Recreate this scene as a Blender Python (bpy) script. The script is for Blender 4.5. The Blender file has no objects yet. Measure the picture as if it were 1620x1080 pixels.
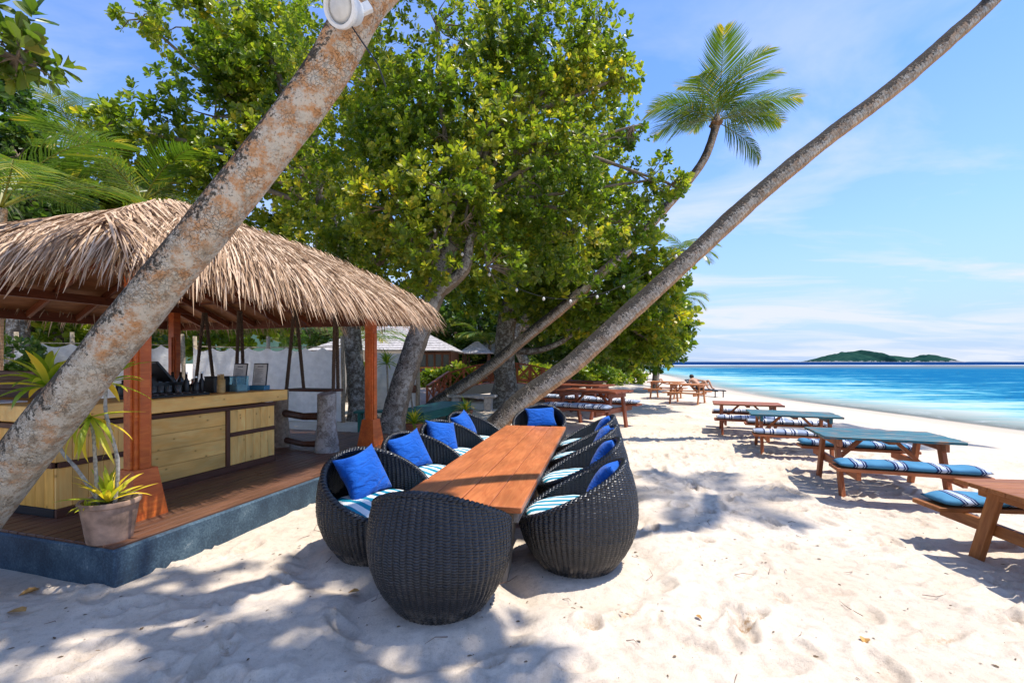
import bpy, bmesh, math, random
import numpy as np
from mathutils import Vector, Matrix

random.seed(11)
RNG = np.random.default_rng(11)
SC = bpy.context.scene
COL = SC.collection
R = math.radians

# ------------------------------------------------------------------ camera, sky, sun, exposure
EYE = 1.55
cam_d = bpy.data.cameras.new('camera')
cam = bpy.data.objects.new('camera', cam_d)
COL.objects.link(cam)
cam.location = (0, 0, EYE)
cam.rotation_euler = (R(90), 0, 0)
cam_d.lens = 16.0
cam_d.sensor_width = 36.0
cam_d.shift_y = 0.0198
cam_d.clip_start = 0.05
cam_d.clip_end = 40000
SC.camera = cam

SUN_EL, SUN_AZ = R(70), R(104)          # azimuth measured from +Y towards +X
sun_d = bpy.data.lights.new('sun', 'SUN')
sun_d.energy = 2.05
sun_d.angle = R(0.6)
sun_d.color = (1.0, 0.95, 0.87)
sun = bpy.data.objects.new('sun', sun_d)
COL.objects.link(sun)
_sd = Vector((math.sin(SUN_AZ) * math.cos(SUN_EL), math.cos(SUN_AZ) * math.cos(SUN_EL), math.sin(SUN_EL)))
sun.rotation_euler = _sd.to_track_quat('Z', 'Y').to_euler()
sun.location = (20, 5, 40)

SC.view_settings.view_transform = 'Standard'
SC.view_settings.look = 'None'
SC.view_settings.gamma = 1.0
SC.view_settings.use_curve_mapping = False
SC.view_settings.exposure = 1.62

W = bpy.data.worlds.new('World')
SC.world = W
W.use_nodes = True
_wt = W.node_tree


def N(nt, typ, **kw):
    n = nt.nodes.new(typ)
    for k, v in kw.items():
        setattr(n, k, v)
    return n


def L(nt, a, b):
    nt.links.new(a, b)


def ramp(nt, fac, stops, interp='LINEAR'):
    n = N(nt, 'ShaderNodeValToRGB')
    cr = n.color_ramp
    cr.interpolation = interp
    while len(cr.elements) < len(stops):
        cr.elements.new(0.5)
    for e, (p, c) in zip(cr.elements, stops):
        e.position = p
        e.color = (c[0], c[1], c[2], 1) if not isinstance(c, (int, float)) else (c, c, c, 1)
    if fac is not None:
        L(nt, fac, n.inputs['Fac'])
    return n.outputs['Color']


def math_n(nt, op, a, b=None, clamp=False):
    n = N(nt, 'ShaderNodeMath', operation=op, use_clamp=clamp)
    for i, v in enumerate((a, b)):
        if v is None:
            continue
        if isinstance(v, (int, float)):
            n.inputs[i].default_value = v
        else:
            L(nt, v, n.inputs[i])
    return n.outputs[0]


def mixc(nt, fac, a, b, blend='MIX'):
    n = N(nt, 'ShaderNodeMix', data_type='RGBA', blend_type=blend)
    for i, v in ((0, fac), (6, a), (7, b)):
        if isinstance(v, (int, float)):
            n.inputs[i].default_value = v if i == 0 else (v, v, v, 1)
        elif isinstance(v, tuple):
            n.inputs[i].default_value = (v[0], v[1], v[2], 1)
        else:
            L(nt, v, n.inputs[i])
    return n.outputs[2]


def noise(nt, vec, scale, detail=4, rough=0.55, dist=0.0):
    n = N(nt, 'ShaderNodeTexNoise')
    n.inputs['Scale'].default_value = scale
    n.inputs['Detail'].default_value = detail
    n.inputs['Roughness'].default_value = rough
    n.inputs['Distortion'].default_value = dist
    if vec is not None:
        L(nt, vec, n.inputs['Vector'])
    return n.outputs['Fac']


def mapping(nt, vec, scale=(1, 1, 1), rot=(0, 0, 0), loc=None):
    n = N(nt, 'ShaderNodeMapping')
    n.inputs['Scale'].default_value = scale
    n.inputs['Rotation'].default_value = rot
    if isinstance(loc, tuple):
        n.inputs['Location'].default_value = loc
    elif loc is not None:
        L(nt, loc, n.inputs['Location'])
    L(nt, vec, n.inputs['Vector'])
    return n.outputs[0]


def build_world():
    nt = _wt
    nt.nodes.clear()
    out = N(nt, 'ShaderNodeOutputWorld')
    bg = N(nt, 'ShaderNodeBackground')
    bg.inputs['Strength'].default_value = 0.15
    sky = N(nt, 'ShaderNodeTexSky', sky_type='NISHITA')
    sky.sun_disc = False
    sky.sun_elevation = SUN_EL
    sky.sun_rotation = SUN_AZ
    sky.altitude = 0
    sky.air_density = 1.0
    sky.dust_density = 0.35
    sky.ozone_density = 3.0
    tc = N(nt, 'ShaderNodeTexCoord')
    sep = N(nt, 'ShaderNodeSeparateXYZ')
    L(nt, tc.outputs['Generated'], sep.inputs[0])
    z = sep.outputs['Z']
    zc = math_n(nt, 'ADD', math_n(nt, 'MAXIMUM', z, 0.0), 0.10)
    u = math_n(nt, 'DIVIDE', sep.outputs['X'], zc)
    v = math_n(nt, 'DIVIDE', sep.outputs['Y'], zc)
    cmb = N(nt, 'ShaderNodeCombineXYZ')
    L(nt, u, cmb.inputs[0])
    L(nt, v, cmb.inputs[1])
    cv = mapping(nt, cmb.outputs[0], (0.55, 1.0, 1), (0, 0, R(18)), (3.1, 1.7, 0))
    n1 = noise(nt, cv, 1.15, 7, 0.58, 0.6)
    n2 = noise(nt, cv, 0.35, 2, 0.5)
    # soft puffs: a little nearer the horizon
    cov = math_n(nt, 'ADD', math_n(nt, 'MULTIPLY', n1, 0.75), math_n(nt, 'MULTIPLY', n2, 0.45))
    wisps = ramp(nt, cov, [(0.55, 0.0), (0.62, 0.45), (0.70, 1.0)])
    elev = ramp(nt, z, [(0.0, 0.85), (0.13, 0.95), (0.33, 0.65), (0.6, 0.25), (1.0, 0.15)])
    f = math_n(nt, 'MULTIPLY', wisps, elev)
    base = mixc(nt, 1.0, sky.outputs[0], (0.39, 0.49, 0.66), 'MULTIPLY')
    haze = ramp(nt, z, [(0.0, 0.95), (0.08, 0.78), (0.25, 0.28), (0.50, 0.0)])
    base = mixc(nt, haze, base, (1.14, 1.46, 2.08))
    c = mixc(nt, f, base, (1.86, 1.97, 2.2))
    L(nt, c, bg.inputs['Color'])
    L(nt, bg.outputs[0], out.inputs[0])


build_world()


# ------------------------------------------------------------------ small helpers
def at(px, py, d):
    """A world point seen along a sight line of the photograph at depth d metres."""
    return Vector(((px - 810) / 720 * d, d, EYE + (572 - py) / 720 * d))


def tag(o, label=None, cat=None, group=None, kind=None):
    for k, v in (('label', label), ('category', cat), ('group', group), ('kind', kind)):
        if v:
            o[k] = v
    return o


def thing(name, label, cat, loc=(0, 0, 0), rz=0.0, group=None):
    o = bpy.data.objects.new(name, None)
    o.empty_display_size = 0.1
    COL.objects.link(o)
    o.location = loc
    o.rotation_euler = (0, 0, rz)
    return tag(o, label, cat, group)


def link(name, me, parent=None, mat=None):
    o = bpy.data.objects.new(name, me)
    COL.objects.link(o)
    if parent is not None:
        o.parent = parent
    if mat is not None and len(me.materials) == 0:
        me.materials.append(mat)
    return o


def children(o):
    return [c for c in COL.objects if c.parent == o]


def copy_tree(o, kids, parent=None):
    c = o.copy()
    COL.objects.link(c)
    c.parent = parent
    for ch in kids.get(o, ()):
        copy_tree(ch, kids, c)
    return c


def kid_map():
    m = {}
    for o in COL.objects:
        if o.parent is not None:
            m.setdefault(o.parent, []).append(o)
    return m


def mesh_np(name, V, F, mat=None, attrs=None, smooth=False):
    """V (n,3) array, F (m,k) int array."""
    V = np.ascontiguousarray(V, np.float32)
    F = np.ascontiguousarray(F, np.int32)
    me = bpy.data.meshes.new(name)
    me.vertices.add(len(V))
    me.vertices.foreach_set('co', V.ravel())
    k = F.shape[1]
    me.loops.add(F.size)
    me.loops.foreach_set('vertex_index', F.ravel())
    me.polygons.add(len(F))
    me.polygons.foreach_set('loop_start', np.arange(0, F.size, k, dtype=np.int32))
    me.polygons.foreach_set('loop_total', np.full(len(F), k, np.int32))
    me.polygons.foreach_set('use_smooth', np.full(len(F), smooth, bool))
    me.update(calc_edges=True)
    for an, arr in (attrs or {}).items():
        a = me.attributes.new(an, 'FLOAT', 'POINT')
        a.data.foreach_set('value', np.ascontiguousarray(arr, np.float32))
    me.validate()
    if mat:
        me.materials.append(mat)
    return me


class MB:
    """Collects shapes and links them as ONE mesh object."""

    def __init__(s):
        s.v, s.f = [], []

    def add(s, vs, fs):
        b = len(s.v)
        s.v += [tuple(x) for x in vs]
        s.f += [tuple(b + i for i in f) for f in fs]
        return s

    def box(s, c, size, M=None, ch=0.004):
        vs, fs = chamfer_box(size, ch)
        c = Vector(c)
        return s.add([c + (M @ Vector(v) if M else Vector(v)) for v in vs], fs)

    def bar(s, p0, p1, w, h, ch=0.003, up=(0, 0, 1)):
        p0, p1 = Vector(p0), Vector(p1)
        M = axis_frame(p1 - p0, up)
        return s.box((p0 + p1) / 2, ((p1 - p0).length, w, h), M, ch)

    def tube(s, pts, radii, n=8, cap=True):
        pts = [Vector(p) for p in pts]
        if isinstance(radii, (int, float)):
            radii = [radii] * len(pts)
        b = len(s.v)
        ref = Vector((0.13, 0.21, 0.97))
        for i, p in enumerate(pts):
            t = (pts[min(i + 1, len(pts) - 1)] - pts[max(i - 1, 0)]).normalized()
            a = ref - t * ref.dot(t)
            if a.length < 1e-3:
                a = Vector((1, 0, 0)) - t * t.x
            a.normalize()
            ref = a
            c = t.cross(a)
            for k in range(n):
                th = 2 * math.pi * k / n
                s.v.append(tuple(p + (a * math.cos(th) + c * math.sin(th)) * radii[i]))
        for i in range(len(pts) - 1):
            for k in range(n):
                k2 = (k + 1) % n
                s.f.append((b + i * n + k, b + i * n + k2, b + (i + 1) * n + k2, b + (i + 1) * n + k))
        if cap:
            s.f.append(tuple(b + k for k in reversed(range(n))))
            e = b + (len(pts) - 1) * n
            s.f.append(tuple(e + k for k in range(n)))
        return s

    def lathe(s, prof, n=24, c=(0, 0, 0)):
        b = len(s.v)
        for r, z in prof:
            for k in range(n):
                th = 2 * math.pi * k / n
                s.v.append((c[0] + r * math.cos(th), c[1] + r * math.sin(th), c[2] + z))
        for i in range(len(prof) - 1):
            for k in range(n):
                k2 = (k + 1) % n
                s.f.append((b + i * n + k, b + i * n + k2, b + (i + 1) * n + k2, b + (i + 1) * n + k))
        if prof[0][0] > 1e-4:
            s.f.append(tuple(b + k for k in reversed(range(n))))
        if prof[-1][0] > 1e-4:
            e = b + (len(prof) - 1) * n
            s.f.append(tuple(e + k for k in range(n)))
        return s

    def mesh(s, name, mat=None, smooth=False):
        me = bpy.data.meshes.new(name)
        me.from_pydata(s.v, [], s.f)
        me.polygons.foreach_set('use_smooth', [smooth] * len(me.polygons))
        me.update()
        if mat:
            me.materials.append(mat)
        return me

    def build(s, name, mat=None, parent=None, smooth=False, angle=None):
        me = s.mesh(name, mat, smooth)
        if smooth and angle:
            me.set_sharp_from_angle(angle=angle)
        return link(name, me, parent)


def chamfer_box(size, c):
    hx, hy, hz = size[0] / 2, size[1] / 2, size[2] / 2
    c = min(c, hx * .45, hy * .45, hz * .45)
    vs, idx = [], {}
    for sx in (-1, 1):
        for sy in (-1, 1):
            for sz in (-1, 1):
                for ax in range(3):
                    p = [sx * (hx - c), sy * (hy - c), sz * (hz - c)]
                    p[ax] = (sx * hx, sy * hy, sz * hz)[ax]
                    idx[(sx, sy, sz, ax)] = len(vs)
                    vs.append(tuple(p))
    fs = []

    def face(keys, nrm):
        f = [idx[k] for k in keys]
        a, b, d = (Vector(vs[f[0]]), Vector(vs[f[1]]), Vector(vs[f[2]]))
        if (b - a).cross(d - a).dot(Vector(nrm)) < 0:
            f.reverse()
        fs.append(tuple(f))
    for ax in range(3):
        o1, o2 = [i for i in range(3) if i != ax]
        for sg in (-1, 1):
            keys = []
            for s1, s2 in ((-1, -1), (1, -1), (1, 1), (-1, 1)):
                s = [0, 0, 0]
                s[ax], s[o1], s[o2] = sg, s1, s2
                keys.append((s[0], s[1], s[2], ax))
            n = [0, 0, 0]
            n[ax] = sg
            face(keys, n)
        # edges parallel to ax
        for s1 in (-1, 1):
            for s2 in (-1, 1):
                def k(sa, fa):
                    s = [0, 0, 0]
                    s[ax], s[o1], s[o2] = sa, s1, s2
                    return (s[0], s[1], s[2], fa)
                n = [0, 0, 0]
                n[o1], n[o2] = s1, s2
                face([k(-1, o1), k(1, o1), k(1, o2), k(-1, o2)], n)
    for sx in (-1, 1):
        for sy in (-1, 1):
            for sz in (-1, 1):
                face([(sx, sy, sz, 0), (sx, sy, sz, 1), (sx, sy, sz, 2)], (sx, sy, sz))
    return vs, fs


def axis_frame(d, up=(0, 0, 1)):
    x = Vector(d).normalized()
    z = Vector(up) - x * Vector(up).dot(x)
    if z.length < 1e-4:
        z = Vector((0, 1, 0)) - x * x.y
    z.normalize()
    y = z.cross(x)
    return Matrix((x, y, z)).transposed()


_boards = {}


def board(name, p0, p1, w, h, mat, parent=None, up=(0, 0, 1), ch=0.004, color=None, taper=None):
    """A board whose mesh runs along its own X, so that the grain follows it; alike boards share a mesh."""
    p0, p1 = Vector(p0), Vector(p1)
    ln = (p1 - p0).length
    key = (round(ln, 3), round(w, 3), round(h, 3), mat.name, round(ch, 4))
    me = _boards.get(key)
    if me is None:
        me = MB().box((0, 0, 0), (ln, w, h), None, ch).mesh(name, mat)
        _boards[key] = me
    o = link(name, me, parent)
    M = axis_frame(p1 - p0, up).to_4x4()
    M.translation = (p0 + p1) / 2
    o.matrix_basis = M
    if color:
        o.color = (*color, 1)
    return o


def catmull(pts, n):
    """n points along a smooth curve through pts (lists of floats of any width)."""
    P = np.array(pts, float)
    P = np.vstack([2 * P[0] - P[1], P, 2 * P[-1] - P[-2]])
    out = []
    m = len(P) - 3
    for i in range(n):
        t = i / (n - 1) * m
        k = min(int(t), m - 1)
        u = t - k
        a, b, c, d = P[k:k + 4]
        out.append(0.5 * ((2 * b) + (-a + c) * u + (2 * a - 5 * b + 4 * c - d) * u * u + (-a + 3 * b - 3 * c + d) * u ** 3))
    return np.array(out)


_lat = np.random.default_rng(5).random((256, 256))


def vnoise(x, y, seed=0):
    x = np.asarray(x, float) + seed * 17.31
    y = np.asarray(y, float) + seed * 9.77
    xi, yi = np.floor(x).astype(int), np.floor(y).astype(int)
    fx, fy = x - xi, y - yi
    fx = fx * fx * (3 - 2 * fx)
    fy = fy * fy * (3 - 2 * fy)
    g = lambda a, b: _lat[a & 255, b & 255]
    return ((g(xi, yi) * (1 - fx) + g(xi + 1, yi) * fx) * (1 - fy) + (g(xi, yi + 1) * (1 - fx) + g(xi + 1, yi + 1) * fx) * fy) * 2 - 1


def fbm(x, y, oct=4, seed=0):
    s, a = 0, 1.0
    for i in range(oct):
        s = s + a * vnoise(x * 2 ** i, y * 2 ** i, seed + i)
        a *= 0.5
    return s


def vnoise3(P, f, seed=0):
    return (vnoise(P[:, 0] * f, P[:, 1] * f + P[:, 2] * f * 0.73, seed) + vnoise(P[:, 2] * f, P[:, 0] * f * 0.6 + P[:, 1] * f * 0.9, seed + 3)) * 0.5


# ------------------------------------------------------------------ materials
def new_mat(name):
    m = bpy.data.materials.new(name)
    m.use_nodes = True
    nt = m.node_tree
    nt.nodes.clear()
    out = N(nt, 'ShaderNodeOutputMaterial')
    b = N(nt, 'ShaderNodeBsdfPrincipled')
    L(nt, b.outputs[0], out.inputs[0])
    return m, nt, b, out


def bump(nt, b, h, dist, strength=1.0):
    n = N(nt, 'ShaderNodeBump')
    n.inputs['Distance'].default_value = dist
    n.inputs['Strength'].default_value = strength
    L(nt, h, n.inputs['Height'])
    L(nt, n.outputs[0], b.inputs['Normal'])


def plain(name, c, rough=0.6, metal=0.0, var=0.12, scale=20, bmp=0.0, spec=0.5):
    m, nt, b, _ = new_mat(name)
    tc = N(nt, 'ShaderNodeTexCoord')
    n = noise(nt, tc.outputs['Object'], scale, 5)
    lo = tuple(x * (1 - var) for x in c)
    hi = tuple(min(1, x * (1 + var)) for x in c)
    L(nt, ramp(nt, n, [(0.3, lo), (0.7, hi)]), b.inputs['Base Color'])
    b.inputs['Roughness'].default_value = rough
    b.inputs['Metallic'].default_value = metal
    b.inputs['Specular IOR Level'].default_value = spec
    if bmp:
        bump(nt, b, n, bmp)
    return m


def wood(name, c1, c2, rough=0.45, grain=9.0, worn=None, worn_at=0.62, knots=False, vary=0.22, bmp=0.0015, spec=0.4):
    """Grain runs along the board's own X; every board is offset and toned differently."""
    m, nt, b, _ = new_mat(name)
    tc = N(nt, 'ShaderNodeTexCoord')
    oi = N(nt, 'ShaderNodeObjectInfo')
    off = math_n(nt, 'MULTIPLY', oi.outputs['Random'], 60.0)
    cmb = N(nt, 'ShaderNodeCombineXYZ')
    for i in range(3):
        L(nt, off, cmb.inputs[i])
    vec = mapping(nt, tc.outputs['Object'], (1.1, grain, grain), loc=cmb.outputs[0])
    n1 = noise(nt, vec, 2.2, 8, 0.62, 1.4)
    fine = noise(nt, mapping(nt, tc.outputs['Object'], (4, 110, 110), loc=cmb.outputs[0]), 1.0, 3, 0.6)
    g = math_n(nt, 'ADD', math_n(nt, 'MULTIPLY', n1, 0.7), math_n(nt, 'MULTIPLY', fine, 0.3))
    col = ramp(nt, g, [(0.30, c1), (0.52, tuple((a + d) / 2 for a, d in zip(c1, c2))), (0.68, c2)])
    blot = noise(nt, mapping(nt, tc.outputs['Object'], (1.5, 4, 4), loc=cmb.outputs[0]), 1.3, 3)
    col = mixc(nt, 1.0, col, ramp(nt, blot, [(0.3, 0.72), (0.7, 1.12)]), 'MULTIPLY')
    if knots:
        vo = N(nt, 'ShaderNodeTexVoronoi', voronoi_dimensions='2D')
        vo.inputs['Scale'].default_value = 3.6
        sp = N(nt, 'ShaderNodeSeparateXYZ')
        L(nt, tc.outputs['Object'], sp.inputs[0])
        c2 = N(nt, 'ShaderNodeCombineXYZ')
        L(nt, math_n(nt, 'ADD', sp.outputs['X'], off), c2.inputs[0])
        L(nt, math_n(nt, 'ADD', math_n(nt, 'MULTIPLY', sp.outputs['Z'], 1.5), off), c2.inputs[1])
        L(nt, c2.outputs[0], vo.inputs['Vector'])
        k = ramp(nt, vo.outputs['Distance'], [(0.025, 1.0), (0.055, 0.0)])
        col = mixc(nt, math_n(nt, 'MULTIPLY', k, 0.85), col, tuple(x * 0.25 for x in c1))
        halo = ramp(nt, vo.outputs['Distance'], [(0.04, 0.4), (0.12, 0.0)])
        col = mixc(nt, halo, col, tuple(x * 0.8 for x in c1))
    tone = math_n(nt, 'ADD', math_n(nt, 'MULTIPLY', oi.outputs['Random'], vary), 1 - vary / 2)
    tcol = N(nt, 'ShaderNodeCombineColor')
    for i in range(3):
        L(nt, tone, tcol.inputs[i])
    col = mixc(nt, 1.0, col, tcol.outputs[0], 'MULTIPLY')
    col = mixc(nt, 1.0, col, oi.outputs['Color'], 'MULTIPLY')
    if worn:
        wn = noise(nt, mapping(nt, tc.outputs['Object'], (3, 14, 14), loc=cmb.outputs[0]), 1.6, 6, 0.65)
        col = mixc(nt, ramp(nt, wn, [(worn_at - .03, 0.0), (worn_at + .03, 1.0)]), col, worn)
    L(nt, col, b.inputs['Base Color'])
    L(nt, ramp(nt, g, [(0.3, min(1, rough + .15)), (0.7, rough)]), b.inputs['Roughness'])
    b.inputs['Specular IOR Level'].default_value = spec
    bump(nt, b, g, bmp)
    return m


def leafmat(name, dark, mid, light, trans=0.35, rough=0.38, gloss=0.5):
    m, nt, b, out = new_mat(name)
    at_ = N(nt, 'ShaderNodeAttribute', attribute_name='leaf_tone')
    col = ramp(nt, at_.outputs['Fac'], [(0.0, dark), (0.5, mid), (0.86, light), (1.0, tuple(min(1, x * 1.25) for x in (light[0] * 1.35, light[1], light[2])))])
    L(nt, col, b.inputs['Base Color'])
    b.inputs['Roughness'].default_value = rough
    b.inputs['Specular IOR Level'].default_value = gloss
    t = N(nt, 'ShaderNodeBsdfTranslucent')
    L(nt, mixc(nt, 1.0, col, (1.35, 1.5, 0.6), 'MULTIPLY'), t.inputs['Color'])
    mx = N(nt, 'ShaderNodeMixShader')
    mx.inputs[0].default_value = trans
    L(nt, b.outputs[0], mx.inputs[1])
    L(nt, t.outputs[0], mx.inputs[2])
    L(nt, mx.outputs[0], out.inputs[0])
    return m


def stripes(name, axis, bands, period, rough=0.85, off=0.0, weave=260):
    """Printed woven stripes along one object axis. bands: [(pos, colour)] over one period."""
    m, nt, b, _ = new_mat(name)
    tc = N(nt, 'ShaderNodeTexCoord')
    sep = N(nt, 'ShaderNodeSeparateXYZ')
    L(nt, tc.outputs['Object'], sep.inputs[0])
    x = math_n(nt, 'ADD', math_n(nt, 'DIVIDE', sep.outputs[axis], period), 50.0 + off)
    col = ramp(nt, math_n(nt, 'FRACT', x), bands, 'CONSTANT')
    fade = noise(nt, tc.outputs['Object'], 7, 4)
    col = mixc(nt, 1.0, col, ramp(nt, fade, [(0.25, 0.78), (0.75, 1.06)]), 'MULTIPLY')
    L(nt, col, b.inputs['Base Color'])
    b.inputs['Roughness'].default_value = rough
    b.inputs['Specular IOR Level'].default_value = 0.15
    bump(nt, b, noise(nt, tc.outputs['Object'], weave, 2), 0.001)
    return m


def sandmat():
    m, nt, b, _ = new_mat('sand')
    geo = N(nt, 'ShaderNodeNewGeometry')
    pos = geo.outputs['Position']
    sep = N(nt, 'ShaderNodeSeparateXYZ')
    L(nt, pos, sep.inputs[0])
    n1 = noise(nt, pos, 1.1, 5, 0.6)
    n2 = noise(nt, pos, 14, 6, 0.65)
    n3 = noise(nt, pos, 160, 3, 0.7)
    col = ramp(nt, n1, [(0.3, (0.57, 0.465, 0.355)), (0.55, (0.625, 0.53, 0.425)), (0.75, (0.67, 0.58, 0.475))])
    col = mixc(nt, 1.0, col, ramp(nt, n2, [(0.30, 0.78), (0.5, 1.0), (0.75, 1.07)]), 'MULTIPLY')
    col = mixc(nt, 1.0, col, ramp(nt, n3, [(0.28, 0.72), (0.45, 1.0), (0.8, 1.05)]), 'MULTIPLY')
    vo = N(nt, 'ShaderNodeTexVoronoi')
    vo.inputs['Scale'].default_value = 26
    L(nt, pos, vo.inputs['Vector'])
    sp = math_n(nt, 'MULTIPLY', ramp(nt, vo.outputs['Distance'], [(0.05, 1.0), (0.11, 0.0)]), ramp(nt, noise(nt, pos, 2.6, 3), [(0.52, 0.0), (0.62, 1.0)]))
    col = mixc(nt, math_n(nt, 'MULTIPLY', sp, 0.75), col, (0.16, 0.12, 0.08))
    dn = N(nt, 'ShaderNodeAttribute', attribute_name='dent')
    dm = math_n(nt, 'MULTIPLY', dn.outputs['Fac'], ramp(nt, noise(nt, pos, 30, 5, 0.7), [(0.42, 0.0), (0.62, 0.75)]), True)
    col = mixc(nt, dm, col, (0.36, 0.235, 0.13))
    # damp, darker sand where the waves reach
    wob = math_n(nt, 'MULTIPLY', math_n(nt, 'SUBTRACT', noise(nt, pos, 0.35, 3), 0.5), 0.22)
    wet = ramp(nt, math_n(nt, 'ADD', sep.outputs['Z'], wob), [(-0.0, 0.0), (1.0, 0.0)])
    zz = math_n(nt, 'MULTIPLY', math_n(nt, 'ADD', math_n(nt, 'ADD', sep.outputs['Z'], wob), 0.60), 5.0, True)
    col = mixc(nt, ramp(nt, zz, [(0.0, 0.75), (0.75, 0.55), (1.0, 0.0)]), col, (0.46, 0.36, 0.28))
    L(nt, col, b.inputs['Base Color'])
    b.inputs['Roughness'].default_value = 0.95
    b.inputs['Specular IOR Level'].default_value = 0.12
    h = math_n(nt, 'ADD', math_n(nt, 'MULTIPLY', n2, 1.0), math_n(nt, 'MULTIPLY', n3, 0.25))
    bump(nt, b, h, 0.02, 0.8)
    return m


M_SAND = sandmat()
M_DECK = wood('dark_deck_wood', (0.075, 0.032, 0.018), (0.22, 0.105, 0.060), 0.34, 14, worn=(0.32, 0.27, 0.22), worn_at=0.74)
M_RED = wood('red_stained_timber', (0.52, 0.078, 0.013), (0.80, 0.215, 0.036), 0.38, 8, spec=0.45)
M_BEAM = wood('dark_red_timber', (0.13, 0.030, 0.010), (0.28, 0.080, 0.026), 0.5, 8)
M_SOFFIT = wood('roof_boarding', (0.30, 0.105, 0.035), (0.55, 0.24, 0.09), 0.6, 8)
M_PINE = wood('knotty_pine', (0.94, 0.47, 0.095), (1.0, 0.68, 0.23), 0.45, 6, knots=True, vary=0.2)
M_AMBER = wood('amber_pine', (0.68, 0.31, 0.04), (0.90, 0.50, 0.09), 0.42, 6, knots=True, vary=0.25)
M_STRIP = wood('brown_trim', (0.075, 0.028, 0.014), (0.15, 0.062, 0.032), 0.5, 8)
M_TABLE = wood('orange_brown_hardwood', (0.36, 0.092, 0.026), (0.62, 0.215, 0.075), 0.36, 7, vary=0.16, worn=(0.16, 0.05, 0.02), worn_at=0.76)
M_GREYWOOD = wood('weathered_grey_wood', (0.20, 0.17, 0.14), (0.42, 0.38, 0.33), 0.85, 9)
M_PICNIC = wood('picnic_timber', (0.25, 0.062, 0.020), (0.50, 0.172, 0.062), 0.5, 8, vary=0.25)
M_TEAL = wood('teal_paint', (0.008, 0.080, 0.100), (0.020, 0.155, 0.180), 0.42, 5, worn=(0.24, 0.125, 0.07), worn_at=0.575)
M_BLACKWOOD = wood('toe_kick', (0.010, 0.009, 0.009), (0.022, 0.02, 0.02), 0.6, 6)


def curbmat():
    m, nt, b, _ = new_mat('blue_painted_concrete')
    tc = N(nt, 'ShaderNodeTexCoord')
    n1 = noise(nt, tc.outputs['Object'], 3.0, 7, 0.7)
    n2 = noise(nt, tc.outputs['Object'], 55, 4, 0.75)
    g = math_n(nt, 'ADD', math_n(nt, 'MULTIPLY', n1, 0.55), math_n(nt, 'MULTIPLY', n2, 0.45))
    col = ramp(nt, g, [(0.36, (0.013, 0.024, 0.040)), (0.50, (0.034, 0.070, 0.105)), (0.60, (0.085, 0.145, 0.185)), (0.69, (0.32, 0.36, 0.37))])
    L(nt, col, b.inputs['Base Color'])
    b.inputs['Roughness'].default_value = 0.7
    bump(nt, b, g, 0.004)
    return m


M_CURB = curbmat()


def wickermat():
    m, nt, b, _ = new_mat('black_wicker')
    tc = N(nt, 'ShaderNodeTexCoord')
    sep = N(nt, 'ShaderNodeSeparateXYZ')
    L(nt, tc.outputs['Object'], sep.inputs[0])
    n1 = noise(nt, tc.outputs['Object'], 9, 4)
    ang = N(nt, 'ShaderNodeAttribute', attribute_name='rib')
    ph = math_n(nt, 'ADD', math_n(nt, 'MULTIPLY', sep.outputs['Z'], 62.0), math_n(nt, 'MULTIPLY', ang.outputs['Fac'], 0.5))
    w = math_n(nt, 'ABSOLUTE', math_n(nt, 'SINE', math_n(nt, 'MULTIPLY', ph, math.pi)))
    col = ramp(nt, n1, [(0.3, (0.005, 0.006, 0.008)), (0.7, (0.014, 0.015, 0.019))])
    col = mixc(nt, ramp(nt, noise(nt, tc.outputs['Object'], 46, 4, 0.7), [(0.66, 0.0), (0.74, 0.4)]), col, (0.09, 0.09, 0.09))
    L(nt, col, b.inputs['Base Color'])
    oi = N(nt, 'ShaderNodeObjectInfo')
    cm = N(nt, 'ShaderNodeCombineXYZ')
    for i in range(3):
        L(nt, math_n(nt, 'MULTIPLY', oi.outputs['Random'], 40.0), cm.inputs[i])
    v2 = mapping(nt, tc.outputs['Object'], loc=cm.outputs[0])
    fad = ramp(nt, noise(nt, v2, 2.6, 6, 0.7), [(0.50, 0.0), (0.72, 0.40)])
    col = mixc(nt, fad, col, (0.045, 0.046, 0.050))
    dust = math_n(nt, 'MULTIPLY', math_n(nt, 'SUBTRACT', 1.0, math_n(nt, 'DIVIDE', sep.outputs['Z'], 0.16), True), ramp(nt, noise(nt, v2, 14, 6, 0.75), [(0.46, 0.0), (0.66, 0.7)]))
    col = mixc(nt, dust, col, (0.42, 0.35, 0.27))
    L(nt, col, b.inputs['Base Color'])
    b.inputs['Roughness'].default_value = 0.30
    b.inputs['Specular IOR Level'].default_value = 0.6
    bump(nt, b, w, 0.004, 0.8)
    return m


M_WICKER = wickermat()


def clothmat(name, c, scale=180):
    m, nt, b, _ = new_mat(name)
    tc = N(nt, 'ShaderNodeTexCoord')
    n = noise(nt, tc.outputs['Object'], 6, 5)
    L(nt, ramp(nt, n, [(0.3, tuple(x * .8 for x in c)), (0.7, tuple(min(1, x * 1.15) for x in c))]), b.inputs['Base Color'])
    b.inputs['Roughness'].default_value = 0.8
    b.inputs['Specular IOR Level'].default_value = 0.2
    b.inputs['Sheen Weight'].default_value = 0.15
    cr = noise(nt, mapping(nt, tc.outputs['Object'], (1, 1, 2.2), (0.3, 0.5, 0.7)), 7, 5, 0.55, 1.2)
    bump(nt, b, math_n(nt, 'ADD', math_n(nt, 'MULTIPLY', noise(nt, tc.outputs['Object'], scale, 2), 0.04), cr), 0.035, 0.9)
    return m


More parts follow.
